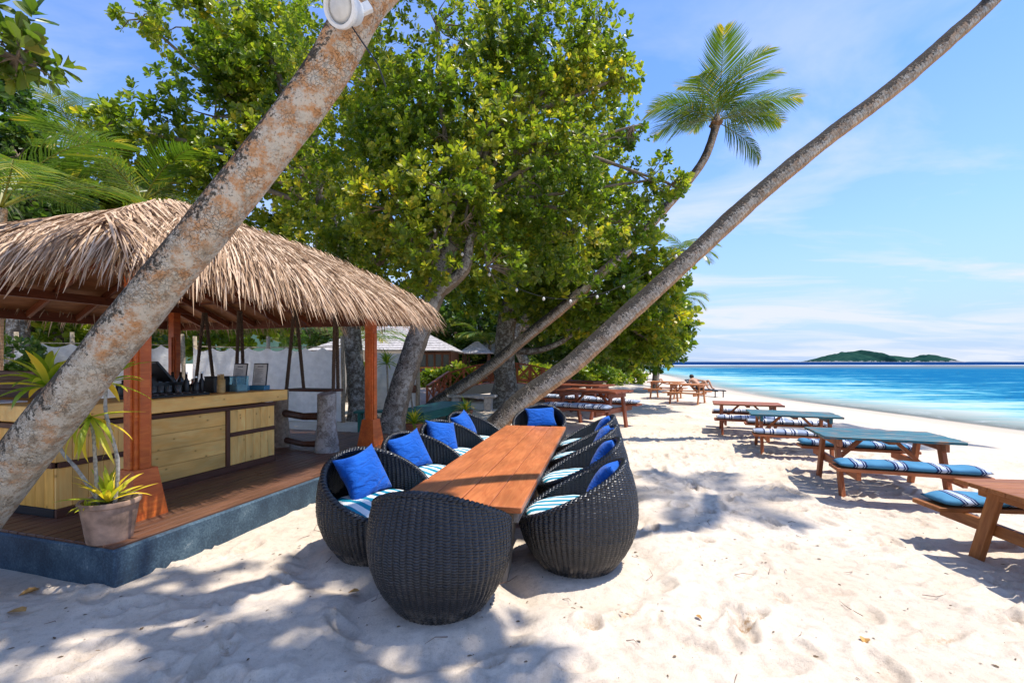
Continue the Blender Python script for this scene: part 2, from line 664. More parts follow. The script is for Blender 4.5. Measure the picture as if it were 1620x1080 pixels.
M_BLUE = clothmat('cobalt_cloth', (0.0015, 0.088, 0.42))
WH, TE = (0.78, 0.79, 0.76), (0.012, 0.235, 0.335)
M_SEAT = stripes('teal_white_stripes', 1, [(0.0, TE), (0.5, WH)], 0.105)
_b1, _b2, _b3 = (0.070, 0.220, 0.36), (0.46, 0.53, 0.66), (0.012, 0.028, 0.095)
M_PAD = stripes('blue_awning_stripes', 0, [(0.0, _b1), (0.52, _b3), (0.58, _b2), (0.60, _b3), (0.64, _b2), (0.76, _b3), (0.80, _b2), (0.82, _b3), (0.87, _b1)], 0.36)
_g1, _g2 = (0.30, 0.36, 0.47), (0.60, 0.62, 0.68)
M_PADG = stripes('faded_grey_blue_stripes', 0, [(0.0, _g1), (0.30, _b3), (0.37, _g2), (0.60, _b3), (0.65, _g2), (0.72, _b3), (0.80, _g2), (0.9, _g1)], 0.30)
M_WHITE = clothmat('white_canvas', (0.84, 0.82, 0.78))
_nt = M_WHITE.node_tree
_o = [n for n in _nt.nodes if n.type == 'OUTPUT_MATERIAL'][0]
_b = [n for n in _nt.nodes if n.type == 'BSDF_PRINCIPLED'][0]
_t = N(_nt, 'ShaderNodeBsdfTranslucent')
_t.inputs['Color'].default_value = (.84, .80, .74, 1)
_m = N(_nt, 'ShaderNodeMixShader')
_m.inputs[0].default_value = .4
L(_nt, _b.outputs[0], _m.inputs[1])
L(_nt, _t.outputs[0], _m.inputs[2])
L(_nt, _m.outputs[0], _o.inputs[0])
M_ROPE = plain('dark_rope', (0.13, 0.088, 0.058), 0.9, scale=60, var=0.4, bmp=0.004)
M_TERRA = plain('terracotta', (0.36, 0.135, 0.070), 0.85, scale=12, var=0.25, bmp=0.002)
M_OLDPOT = plain('stained_clay', (0.33, 0.21, 0.145), 0.9, scale=9, var=0.55, bmp=0.004)
M_SOIL = plain('soil', (0.06, 0.042, 0.028), 1.0, scale=40, var=0.5, bmp=0.01)
M_BLACKP = plain('black_plastic', (0.012, 0.012, 0.013), 0.35)
M_STEEL = plain('steel', (0.55, 0.56, 0.58), 0.3, 1.0)
M_WHITEP = plain('white_plastic', (0.75, 0.74, 0.70), 0.4)
M_BLUEP = plain('blue_plastic', (0.05, 0.22, 0.36), 0.4)
M_BAMBOO = plain('bamboo', (0.55, 0.36, 0.13), 0.5, scale=30, var=0.25)
M_GREEN = wood('green_painted_wood', (0.012, 0.105, 0.078), (0.028, 0.175, 0.130), 0.5, 6, worn=(0.10, 0.16, 0.13), worn_at=0.7)
M_BRIDGE = wood('orange_red_paint', (0.33, 0.080, 0.028), (0.52, 0.155, 0.060), 0.55, 6)
M_STONE = plain('stone', (0.42, 0.39, 0.35), 0.9, scale=14, var=0.3, bmp=0.006)
M_WALL = plain('white_render', (0.72, 0.70, 0.67), 0.9, scale=5, var=0.06)
M_SHINGLE = plain('grey_shingle', (0.42, 0.39, 0.38), 0.9, scale=9, var=0.35, bmp=0.01)
M_POLE = plain('bare_pole', (0.34, 0.27, 0.19), 0.9, scale=18, var=0.4, bmp=0.006)
M_SKIN = plain('skin', (0.45, 0.24, 0.15), 0.6)
M_HAIR = plain('dark_hair', (0.02, 0.014, 0.01), 0.6)
M_SWIM = plain('dark_swimwear', (0.03, 0.03, 0.05), 0.7)
M_PINK = plain('pink_cloth', (0.62, 0.22, 0.26), 0.8)


def glassmat(name, c=(0.9, 0.97, 0.98), rough=0.03):
    m, nt, b, _ = new_mat(name)
    b.inputs['Base Color'].default_value = (*c, 1)
    b.inputs['Roughness'].default_value = rough
    b.inputs['Transmission Weight'].default_value = 0.92
    b.inputs['IOR'].default_value = 1.35
    return m


M_GLASS = glassmat('clear_glass')
M_WINDOW = plain('window_glass', (0.06, 0.08, 0.09), 0.12, spec=0.8)


def barkmat(name, base, light, orange, dark, lich=0.55, orange_amt=0.5, moss_amt=0.6, rings=0.0, scale=1.0, orange_grad=.32, under=.75, crack=.45, oshift=.06):
    """Bark with pale lichen patches, orange patches, bounce light painted orange on the underside, black algae on the weather side ('weather' attribute)."""
    m, nt, b, _ = new_mat(name)
    geo = N(nt, 'ShaderNodeNewGeometry')
    pos = geo.outputs['Position']
    al = N(nt, 'ShaderNodeAttribute', attribute_name='along')
    we = N(nt, 'ShaderNodeAttribute', attribute_name='weather')
    n1 = noise(nt, pos, 3.2 * scale, 7, 0.72)
    n2 = noise(nt, pos, 22 * scale, 5, 0.7)
    n3 = noise(nt, pos, 7 * scale, 8, 0.78)
    col = ramp(nt, n2, [(0.30, tuple(x * .55 for x in base)), (0.55, base), (0.75, tuple(min(1, x * 1.3) for x in base))])
    om = ramp(nt, math_n(nt, 'ADD', math_n(nt, 'MULTIPLY', n1, 0.8), math_n(nt, 'MULTIPLY', al.outputs['Fac'], orange_grad)), [(0.50 - 0.12 * orange_amt + oshift, 0.0), (0.64 - 0.12 * orange_amt + oshift, 1.0)])
    col = mixc(nt, math_n(nt, 'MULTIPLY', om, min(1.0, orange_amt)), col, orange)
    lm = math_n(nt, 'MULTIPLY', ramp(nt, n3, [(lich - .06, 0.0), (lich + .05, 1.0)]), 0.85)
    col = mixc(nt, lm, col, light)
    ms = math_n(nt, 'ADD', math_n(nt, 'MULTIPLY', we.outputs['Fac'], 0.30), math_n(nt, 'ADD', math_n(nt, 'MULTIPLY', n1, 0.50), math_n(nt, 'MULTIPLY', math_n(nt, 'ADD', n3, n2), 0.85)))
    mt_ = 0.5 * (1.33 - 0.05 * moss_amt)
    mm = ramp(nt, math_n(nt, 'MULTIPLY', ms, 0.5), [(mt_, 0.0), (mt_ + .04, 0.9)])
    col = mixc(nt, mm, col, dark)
    bounce = ramp(nt, math_n(nt, 'ADD', we.outputs['Fac'], math_n(nt, 'MULTIPLY', n1, 0.9)), [(-0.40, under), (0.0, 0.0)])
    col = mixc(nt, bounce, col, orange)  # warm light bounced off the sand, painted as orange on the trunk's underside
    sp = ramp(nt, noise(nt, pos, 45 * scale, 4, 0.75), [(0.58, 0.0), (0.66, 0.85)])
    col = mixc(nt, sp, col, tuple(x * 1.2 for x in dark))
    vo = N(nt, 'ShaderNodeTexVoronoi', feature='DISTANCE_TO_EDGE')
    vo.inputs['Scale'].default_value = 30 * scale ** .5
    wv = N(nt, 'ShaderNodeTexNoise')
    wv.inputs['Scale'].default_value = 9
    wv.inputs['Detail'].default_value = 4
    L(nt, pos, wv.inputs['Vector'])
    L(nt, mixc(nt, 0.12, pos, wv.outputs['Color'], 'ADD'), vo.inputs['Vector'])
    ck = ramp(nt, vo.outputs['Distance'], [(0.0, 1.0), (0.10, 0.0)])
    ck = math_n(nt, 'MULTIPLY', ck, ramp(nt, noise(nt, pos, 5, 3), [(0.40, 0.0), (0.55, 1.0)]))
    col = mixc(nt, math_n(nt, 'MULTIPLY', ck, crack), col, dark)
    h = math_n(nt, 'SUBTRACT', math_n(nt, 'ADD', n2, math_n(nt, 'MULTIPLY', n3, 0.6)), math_n(nt, 'MULTIPLY', ck, 0.5))
    if rings:
        w = N(nt, 'ShaderNodeTexWave', wave_type='BANDS', bands_direction='X', wave_profile='SAW')
        w.inputs['Scale'].default_value = 1.0
        w.inputs['Distortion'].default_value = 2.5
        w.inputs['Detail'].default_value = 3
        cm = N(nt, 'ShaderNodeCombineXYZ')
        mt = N(nt, 'ShaderNodeAttribute', attribute_name='metres')
        L(nt, math_n(nt, 'MULTIPLY', mt.outputs['Fac'], rings), cm.inputs[0])
        L(nt, we.outputs['Fac'], cm.inputs[1])
        L(nt, cm.outputs[0], w.inputs['Vector'])
        rr = w.outputs['Fac']
        col = mixc(nt, 1.0, col, ramp(nt, rr, [(0.0, 0.60), (0.3, 0.97), (1.0, 1.06)]), 'MULTIPLY')
        h = math_n(nt, 'ADD', h, math_n(nt, 'MULTIPLY', rr, 0.8))
    L(nt, col, b.inputs['Base Color'])
    b.inputs['Roughness'].default_value = 0.92
    b.inputs['Specular IOR Level'].default_value = 0.15
    bump(nt, b, h, 0.022 / max(scale, 0.5))
    return m


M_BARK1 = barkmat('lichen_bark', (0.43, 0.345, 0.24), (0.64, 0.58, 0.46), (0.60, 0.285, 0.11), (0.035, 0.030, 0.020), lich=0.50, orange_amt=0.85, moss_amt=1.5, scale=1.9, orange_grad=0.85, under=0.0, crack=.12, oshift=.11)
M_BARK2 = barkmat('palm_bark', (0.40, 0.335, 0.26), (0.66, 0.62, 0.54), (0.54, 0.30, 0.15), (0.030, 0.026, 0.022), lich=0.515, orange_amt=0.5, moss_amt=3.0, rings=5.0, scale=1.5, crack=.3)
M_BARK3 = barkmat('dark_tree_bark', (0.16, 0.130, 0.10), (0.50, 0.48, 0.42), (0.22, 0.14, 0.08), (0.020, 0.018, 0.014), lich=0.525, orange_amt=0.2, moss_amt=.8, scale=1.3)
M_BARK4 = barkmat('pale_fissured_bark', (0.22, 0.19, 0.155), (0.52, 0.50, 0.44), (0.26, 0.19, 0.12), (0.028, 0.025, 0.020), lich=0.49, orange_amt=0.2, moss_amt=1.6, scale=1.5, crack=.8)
M_TWIG = plain('twig_bark', (0.20, 0.155, 0.11), 0.9, scale=12, var=0.35)

M_LEAF = leafmat('almond_leaf', (0.045, 0.095, 0.012), (0.160, 0.225, 0.020), (0.42, 0.410, 0.045), trans=0.5, rough=0.34)
M_LEAFD = leafmat('dark_leaf', (0.026, 0.065, 0.012), (0.065, 0.125, 0.018), (0.15, 0.20, 0.028), trans=0.42)
M_LEAFY = leafmat('lime_leaf', (0.08, 0.14, 0.012), (0.19, 0.26, 0.018), (0.36, 0.36, 0.03), trans=0.45)
M_FROND = leafmat('palm_leaf', (0.035, 0.085, 0.012), (0.10, 0.165, 0.018), (0.30, 0.27, 0.03), trans=0.35, rough=0.34)
M_STRAP = leafmat('dracaena_leaf', (0.10, 0.20, 0.014), (0.26, 0.37, 0.020), (0.58, 0.54, 0.05), trans=0.4, rough=0.35)
M_DRY = plain('dry_leaf', (0.42, 0.22, 0.06), 0.7, var=0.4)


def thatchmat():
    m, nt, b, out = new_mat('dry_palm_thatch')
    at_ = N(nt, 'ShaderNodeAttribute', attribute_name='leaf_tone')
    oi = N(nt, 'ShaderNodeObjectInfo')
    tc = N(nt, 'ShaderNodeTexCoord')
    t = math_n(nt, 'FRACT', math_n(nt, 'ADD', at_.outputs['Fac'], math_n(nt, 'MULTIPLY', oi.outputs['Random'], 0.999)))
    col = ramp(nt, t, [(0.0, (0.12, 0.066, 0.034)), (0.25, (0.36, 0.225, 0.13)), (0.6, (0.60, 0.405, 0.26)), (1.0, (0.80, 0.60, 0.42))])
    n = noise(nt, tc.outputs['Object'], 24, 4)
    col = mixc(nt, 1.0, col, ramp(nt, n, [(0.3, 0.8), (0.7, 1.1)]), 'MULTIPLY')
    L(nt, col, b.inputs['Base Color'])
    b.inputs['Roughness'].default_value = 0.7
    b.inputs['Specular IOR Level'].default_value = 0.25
    tr = N(nt, 'ShaderNodeBsdfTranslucent')
    L(nt, col, tr.inputs['Color'])
    mx = N(nt, 'ShaderNodeMixShader')
    mx.inputs[0].default_value = 0.15
    L(nt, b.outputs[0], mx.inputs[1])
    L(nt, tr.outputs[0], mx.inputs[2])
    L(nt, mx.outputs[0], out.inputs[0])
    return m


M_THATCH = thatchmat()


# ------------------------------------------------------------------ the ground: beach, sea, hill, island
def shore_x(y):
    y = np.asarray(y, float)
    return 15.0 + 0.19 * np.maximum(0, y - 28) + 0.5 * np.sin(y * 0.11)


SEA_Z = -0.60
TU, TV = Vector((math.sin(R(11.1)), math.cos(R(11.1)), 0)), Vector((math.cos(R(11.1)), -math.sin(R(11.1)), 0))
T_NEAR = Vector((-0.40, 3.23, 0))                    # middle of the dining table's near end
T_LEN, T_WID, T_TOP = 4.02, 0.95, 0.54
CH_LEFT = [T_NEAR + TU * (0.32 + 0.98 * i) - TV * 0.77 for i in range(4)]
CH_RIGHT = [T_NEAR + TU * (0.44 + 0.97 * i) + TV * 0.83 for i in range(4)]
CH_NEAR = T_NEAR - TU * 0.30
CH_FAR = T_NEAR + TU * (T_LEN + 0.42)
MOUNDS = CH_LEFT + CH_RIGHT + [CH_NEAR, CH_FAR]


def ground_z(x, y, fine=True):
    x, y = np.asarray(x, float), np.asarray(y, float)
    s = x - (shore_x(y) - 15.0)
    z = -0.078 * np.maximum(0, s - 7.6)
    z = np.where(s > 15.3, np.maximum(-0.078 * 7.7 - 0.12 * (s - 15.3), -1.6), z)
    z = z + 0.10 * np.clip((y - 9) / 14, 0, 1) * np.clip((6 - x) / 6, 0, 1)
    lawn = np.clip((s - 15) / 3, 0, 1)
    amp = np.clip((15.0 - s) / 4, 0, 1)
    z = z + amp * (0.026 * fbm(x * 0.55, y * 0.55, 3, 1) + 0.008 * fbm(x * 2.3, y * 2.3, 3, 4))
    for m in MOUNDS:
        d = np.hypot(x - m.x, y - m.y) + 0.03 * vnoise(x * 5, y * 5, 9)
        t = np.clip((0.47 - d) / 0.13, 0, 1)
        t = t * t * (3 - 2 * t)
        z = z * (1 - t) + 0.02 * t - 0.045 * np.exp(-((d - 0.56) / 0.09) ** 2)
    return z


def gz(x, y):
    return float(ground_z(np.array([x]), np.array([y]))[0])


def build_ground():
    def axis(segs):
        out = []
        for a, b, st in segs:
            out += list(np.arange(a, b, st))
        return np.array(out + [segs[-1][1]])
    xs = axis([(-900, -60, 60), (-60, -14, 2.0), (-14, -4.2, 0.16), (-4.2, 6.6, 0.022), (6.6, 18, 0.12), (18, 40, 0.6), (40, 120, 4)])
    ys = axis([(-12, 1.2, 0.6), (1.2, 6.4, 0.022), (6.4, 10.5, 0.05), (10.5, 24, 0.16), (24, 60, 0.6), (60, 420, 6), (420, 900, 60)])
    X, Y = np.meshgrid(xs, ys)
    Z = ground_z(X, Y)
    dent = np.zeros_like(Z)
    # footprints and scuffs: shallow ovals with a pushed-up rim
    rg = np.random.default_rng(3)
    for i in range(1500):
        if i < 1050:
            px, py = rg.uniform(-4, 6.4), rg.uniform(1.3, 10)
        else:
            px, py = rg.uniform(-2, 9), rg.uniform(6, 20)
        a = rg.uniform(0, math.pi)
        ln, wd = rg.uniform(0.07, 0.16), rg.uniform(0.035, 0.07)
        dp = rg.uniform(0.008, 0.032) * (1.0 if i % 3 else 1.5)
        i0, i1 = np.searchsorted(xs, [px - .4, px + .4])
        j0, j1 = np.searchsorted(ys, [py - .4, py + .4])
        if min((m.x - px) ** 2 + (m.y - py) ** 2 for m in MOUNDS) < 0.36:
            continue
        dx, dy = X[j0:j1, i0:i1] - px, Y[j0:j1, i0:i1] - py
        u = (dx * math.cos(a) + dy * math.sin(a)) / ln
        v = (-dx * math.sin(a) + dy * math.cos(a)) / wd
        q = u * u + v * v
        dent[j0:j1, i0:i1] += dp / .026 * np.exp(-q * 1.4) * (1 if i % 4 == 0 else .25)
        Z[j0:j1, i0:i1] += -dp * np.exp(-q ** 1.7) + dp * 0.65 * np.exp(-((np.sqrt(q) - 1.42) / 0.30) ** 2)
    V = np.stack([X, Y, Z], -1).reshape(-1, 3)
    nx, ny = len(xs), len(ys)
    I = np.arange(nx * ny).reshape(ny, nx)
    F = np.stack([I[:-1, :-1], I[:-1, 1:], I[1:, 1:], I[1:, :-1]], -1).reshape(-1, 4)
    tag(link('beach', mesh_np('beach', V, F, M_SAND, {'dent': np.clip(dent, 0, 1.5).ravel()}, smooth=True)), kind='structure')


def build_sea():
    m, nt, b, out = new_mat('sea_water')
    geo = N(nt, 'ShaderNodeNewGeometry')
    pos = geo.outputs['Position']
    off = N(nt, 'ShaderNodeAttribute', attribute_name='offshore')
    s = off.outputs['Fac']
    sep = N(nt, 'ShaderNodeSeparateXYZ')
    L(nt, pos, sep.inputs[0])
    streak = noise(nt, mapping(nt, pos, (0.026, 0.080, 1), (0, 0, R(3))), 1.0, 8, 0.68, 0.2)
    mid = noise(nt, mapping(nt, pos, (0.11, 0.30, 1), (0, 0, R(-3))), 1.0, 7, 0.7, 0.2)
    fine = noise(nt, mapping(nt, pos, (0.33, 0.85, 1), (0, 0, R(4))), 1.0, 6, 0.7, 0.3)
    j = math_n(nt, 'ADD', math_n(nt, 'ADD', math_n(nt, 'MULTIPLY', math_n(nt, 'SUBTRACT', streak, 0.5), 2.0), math_n(nt, 'MULTIPLY', math_n(nt, 'SUBTRACT', mid, 0.5), 2.3)), math_n(nt, 'MULTIPLY', math_n(nt, 'SUBTRACT', fine, 0.5), 2.2))
    ls = math_n(nt, 'LOGARITHM', math_n(nt, 'MAXIMUM', s, 0.6), 10.0)          # 0 at 1 m, 1 at 10 m, 2 at 100 m
    q = math_n(nt, 'DIVIDE', math_n(nt, 'ADD', ls, math_n(nt, 'MULTIPLY', j, 1.15)), 3.0)
    col = ramp(nt, q, [(0.0, (0.40, 0.45, 0.41)), (0.18, (0.27, 0.42, 0.41)), (0.30, (0.12, 0.33, 0.38)), (0.40, (0.028, 0.205, 0.30)), (0.50, (0.003, 0.105, 0.225)), (0.63, (0.003, 0.105, 0.225)), (0.78, (0.015, 0.14, 0.24))])
    # the reef: brown-grey coral shelf, breakers on its outer edge, deep water beyond
    yw = math_n(nt, 'ADD', sep.outputs['Y'], math_n(nt, 'MULTIPLY', math_n(nt, 'SUBTRACT', noise(nt, mapping(nt, pos, (0.006, 0.02, 1)), 1.0, 4), 0.5), 90.0))
    band = ramp(nt, math_n(nt, 'DIVIDE', yw, 1000.0), [(0.125, 0.0), (0.170, 0.40), (0.20, 0.80), (0.265, 0.95), (0.29, 0.0)])
    spots = ramp(nt, noise(nt, mapping(nt, pos, (0.05, 0.12, 1)), 1.0, 5, 0.7), [(0.34, 0.0), (0.50, 1.0)])
    reef = mixc(nt, spots, (0.07, 0.17, 0.21), (0.17, 0.155, 0.13))
    col = mixc(nt, band, col, reef)
    deep = ramp(nt, math_n(nt, 'DIVIDE', yw, 1000.0), [(0.275, 0.0), (0.31, 1.0)])
    col = mixc(nt, deep, col, (0.001, 0.026, 0.105))
    fm = math_n(nt, 'MULTIPLY', ramp(nt, math_n(nt, 'DIVIDE', yw, 1000.0), [(0.262, 0.0), (0.272, 1.0), (0.292, 1.0), (0.31, 0.0)]), ramp(nt, noise(nt, mapping(nt, pos, (0.012, 0.03, 1)), 1.0, 4, 0.6), [(0.45, 0.0), (0.52, 1.0)]))
    col = mixc(nt, fm, col, (0.80, 0.84, 0.86))
    wash = math_n(nt, 'MULTIPLY', ramp(nt, math_n(nt, 'ADD', s, math_n(nt, 'MULTIPLY', j, 3.0)), [(0.0, 0.0), (0.25, 0.55), (0.55, 0.0)]), 1.0)
    col = mixc(nt, wash, col, (0.75, 0.80, 0.80))
    L(nt, col, b.inputs['Base Color'])
    b.inputs['Roughness'].default_value = 0.16
    b.inputs['IOR'].default_value = 1.33
    b.inputs['Specular IOR Level'].default_value = 0.07
    w1 = noise(nt, mapping(nt, pos, (0.5, 1.2, 1), (0, 0, R(10))), 1.0, 6, 0.6, 0.4)
    bump(nt, b, w1, 0.35, 0.7)
    df = N(nt, 'ShaderNodeBsdfDiffuse')
    L(nt, col, df.inputs['Color'])
    gl = N(nt, 'ShaderNodeBsdfGlossy')
    gl.inputs['Roughness'].default_value = 0.12
    bn = N(nt, 'ShaderNodeBump')
    bn.inputs['Distance'].default_value = 0.35
    L(nt, w1, bn.inputs['Height'])
    L(nt, bn.outputs[0], gl.inputs['Normal'])
    wm = N(nt, 'ShaderNodeMixShader')
    wm.inputs[0].default_value = 0.035
    L(nt, df.outputs[0], wm.inputs[1])
    L(nt, gl.outputs[0], wm.inputs[2])
    tr = N(nt, 'ShaderNodeBsdfTransparent')
    mx = N(nt, 'ShaderNodeMixShader')
    L(nt, ramp(nt, math_n(nt, 'DIVIDE', s, 5.0), [(0.0, 0.12), (0.35, 0.6), (1.0, 1.0)]), mx.inputs[0])
    L(nt, tr.outputs[0], mx.inputs[1])
    L(nt, wm.outputs[0], mx.inputs[2])
    L(nt, mx.outputs[0], out.inputs[0])
    ys = np.concatenate([np.arange(-60, 60, 1.0), np.arange(60, 300, 5), np.geomspace(300, 26000, 40)])
    ss = np.concatenate([np.arange(-1.5, 12, 0.5), np.arange(12, 120, 4), np.geomspace(120, 26000, 40)])
    S, Y = np.meshgrid(ss, ys)
    X = S + shore_x(np.minimum(Y, 400))
    left = np.clip((Y - 400) / 500, 0, 1)          # past the point the sea also opens to the left
    X = X - left * (np.maximum(Y - 400, 0) * 1.2)
    V = np.stack([X, Y, np.full_like(X, SEA_Z)], -1).reshape(-1, 3)
    I = np.arange(V.shape[0]).reshape(S.shape)
    F = np.stack([I[:-1, :-1], I[:-1, 1:], I[1:, 1:], I[1:, :-1]], -1).reshape(-1, 4)
    tag(link('sea', mesh_np('sea', V, F, m, {'offshore': np.maximum(S, 0).ravel()}, smooth=True)), kind='structure')


def forestmat(name, a, bcol, rock=None, scale=0.02):
    m, nt, b, _ = new_mat(name)
    geo = N(nt, 'ShaderNodeNewGeometry')
    n = noise(nt, geo.outputs['Position'], scale, 7, 0.7)
    col = ramp(nt, n, [(0.35, a), (0.65, bcol)])
    if rock:
        rk = N(nt, 'ShaderNodeAttribute', attribute_name='rock')
        f = math_n(nt, 'ADD', rk.outputs['Fac'], math_n(nt, 'MULTIPLY', math_n(nt, 'SUBTRACT', noise(nt, geo.outputs['Position'], scale * 2, 5, 0.7), 0.5), 1.6))
        col = mixc(nt, ramp(nt, f, [(0.72, 0.0), (0.85, 1.0)]), col, rock)
    L(nt, col, b.inputs['Base Color'])
    b.inputs['Roughness'].default_value = 1.0
    b.inputs['Specular IOR Level'].default_value = 0.0
    return m


def build_island():
    D = 3000.0
    k = D / 720.0
    xs, ys = np.linspace(1270, 1505, 150), np.linspace(-1, 1, 36)
    prof = [(1270, 0), (1293, 0), (1300, 4), (1318, 11), (1338, 15), (1355, 18.5), (1368, 15), (1385, 11.5), (1405, 10.5), (1425, 8), (1438, 4.5), (1447, 6), (1458, 10), (1468, 12), (1478, 8), (1490, 2), (1496, 0), (1505, 0)]
    h = np.interp(xs, [p[0] for p in prof], [p[1] for p in prof])
    X, T = np.meshgrid(xs, ys)
    H = np.interp(X, xs, h) * np.clip(1 - T * T, 0, 1) ** 0.6
    WX = (X - 810) * k
    WY = D + T * 190 + 60 * vnoise(X * 0.05, T * 2, 2)
    Z = H * k * (1 + 0.10 * fbm(X * 0.16, T * 3.0, 3, 5)) + SEA_Z - 0.6
    rock = np.clip(1.0 - H / 6.0, 0, 1) + np.clip((X - 1455) / 30, 0, 1) * 0.45
    V = np.stack([WX, WY, Z], -1).reshape(-1, 3)
    I = np.arange(V.shape[0]).reshape(X.shape)
    F = np.stack([I[:-1, :-1], I[:-1, 1:], I[1:, 1:], I[1:, :-1]], -1).reshape(-1, 4)
    m = forestmat('island_forest', (0.006, 0.030, 0.028), (0.022, 0.062, 0.044), (0.20, 0.20, 0.21))
    tag(link('island', mesh_np('island', V, F, m, {'rock': rock.ravel()}, smooth=True)), kind='structure')


def build_hill():
    xs, ys = np.linspace(-900, -200, 60), np.linspace(260, 760, 40)
    X, Y = np.meshgrid(xs, ys)
    H = 190 * np.exp(-((X + 420) / 260) ** 2) * np.clip((Y - 260) / 260, 0, 1) + 12 * fbm(X * 0.02, Y * 0.02, 4, 3)
    H = np.maximum(H * np.clip((-215 - X) / 110, 0, 1), -1) - 0.5
    V = np.stack([X, Y, H], -1).reshape(-1, 3)
    I = np.arange(V.shape[0]).reshape(X.shape)
    F = np.stack([I[:-1, :-1], I[:-1, 1:], I[1:, 1:], I[1:, :-1]], -1).reshape(-1, 4)
    tag(link('hill', mesh_np('hill', V, F, forestmat('hill_forest', (0.035, 0.065, 0.050), (0.055, 0.095, 0.068), scale=0.03), smooth=True)), kind='structure')


build_ground()
build_sea()
build_island()
build_hill()


# ------------------------------------------------------------------ the thatched bar: platform, posts, roof
PA = Vector((math.sin(R(16.1)), math.cos(R(16.1)), 0))       # along its right side, away from the camera
PB = Vector((-PA.y, PA.x, 0))                                # along its front, to the left
P0 = Vector((-2.72, 3.11, 0))                                # near right corner of the platform
DECK = 0.27
PAV_RZ = math.atan2(PA.y, PA.x)


def pv(a, b, z=0.0):
    """Local point of the bar: a along the right side, b to the left."""
    return Vector((a, b, z))


def pw(a, b, z=0.0):
    """The same point in world space."""
    return P0 + PA * a + PB * b + Vector((0, 0, z))


IN = 0.55
SPAN_A, SPAN_B = 3.36, 4.0
A0, A1, B0, B1 = 0.53, 0.53 + SPAN_A, IN, IN + SPAN_B


def build_platform():
    t = thing('bar_platform', 'low timber decked platform with blue painted concrete edge under the thatched bar', 'platform', P0, PAV_RZ)
    LA, LB = 4.95, 5.6
    MB().box((LA / 2, LB / 2, DECK / 2 - 0.2), (LA, LB, DECK + 0.4 - 0.03), None, 0.012).build('curb', M_CURB, t)
    w, gap = 0.095, 0.006
    n = int((LB - 0.05) / (w + gap))
    rr = random.Random(4)
    for i in range(n):
        b = 0.03 + (w + gap) * (i + .5)
        cut = rr.uniform(1.6, 3.4)
        zt = DECK - 0.0125 + rr.uniform(-.0015, .0015)
        board('plank', (0.02, b, zt), (cut - .002, b, zt), w, 0.03, M_DECK, t)
        board('plank', (cut + .002, b, zt), (LA - 0.02, b, zt), w, 0.03, M_DECK, t)
    return t


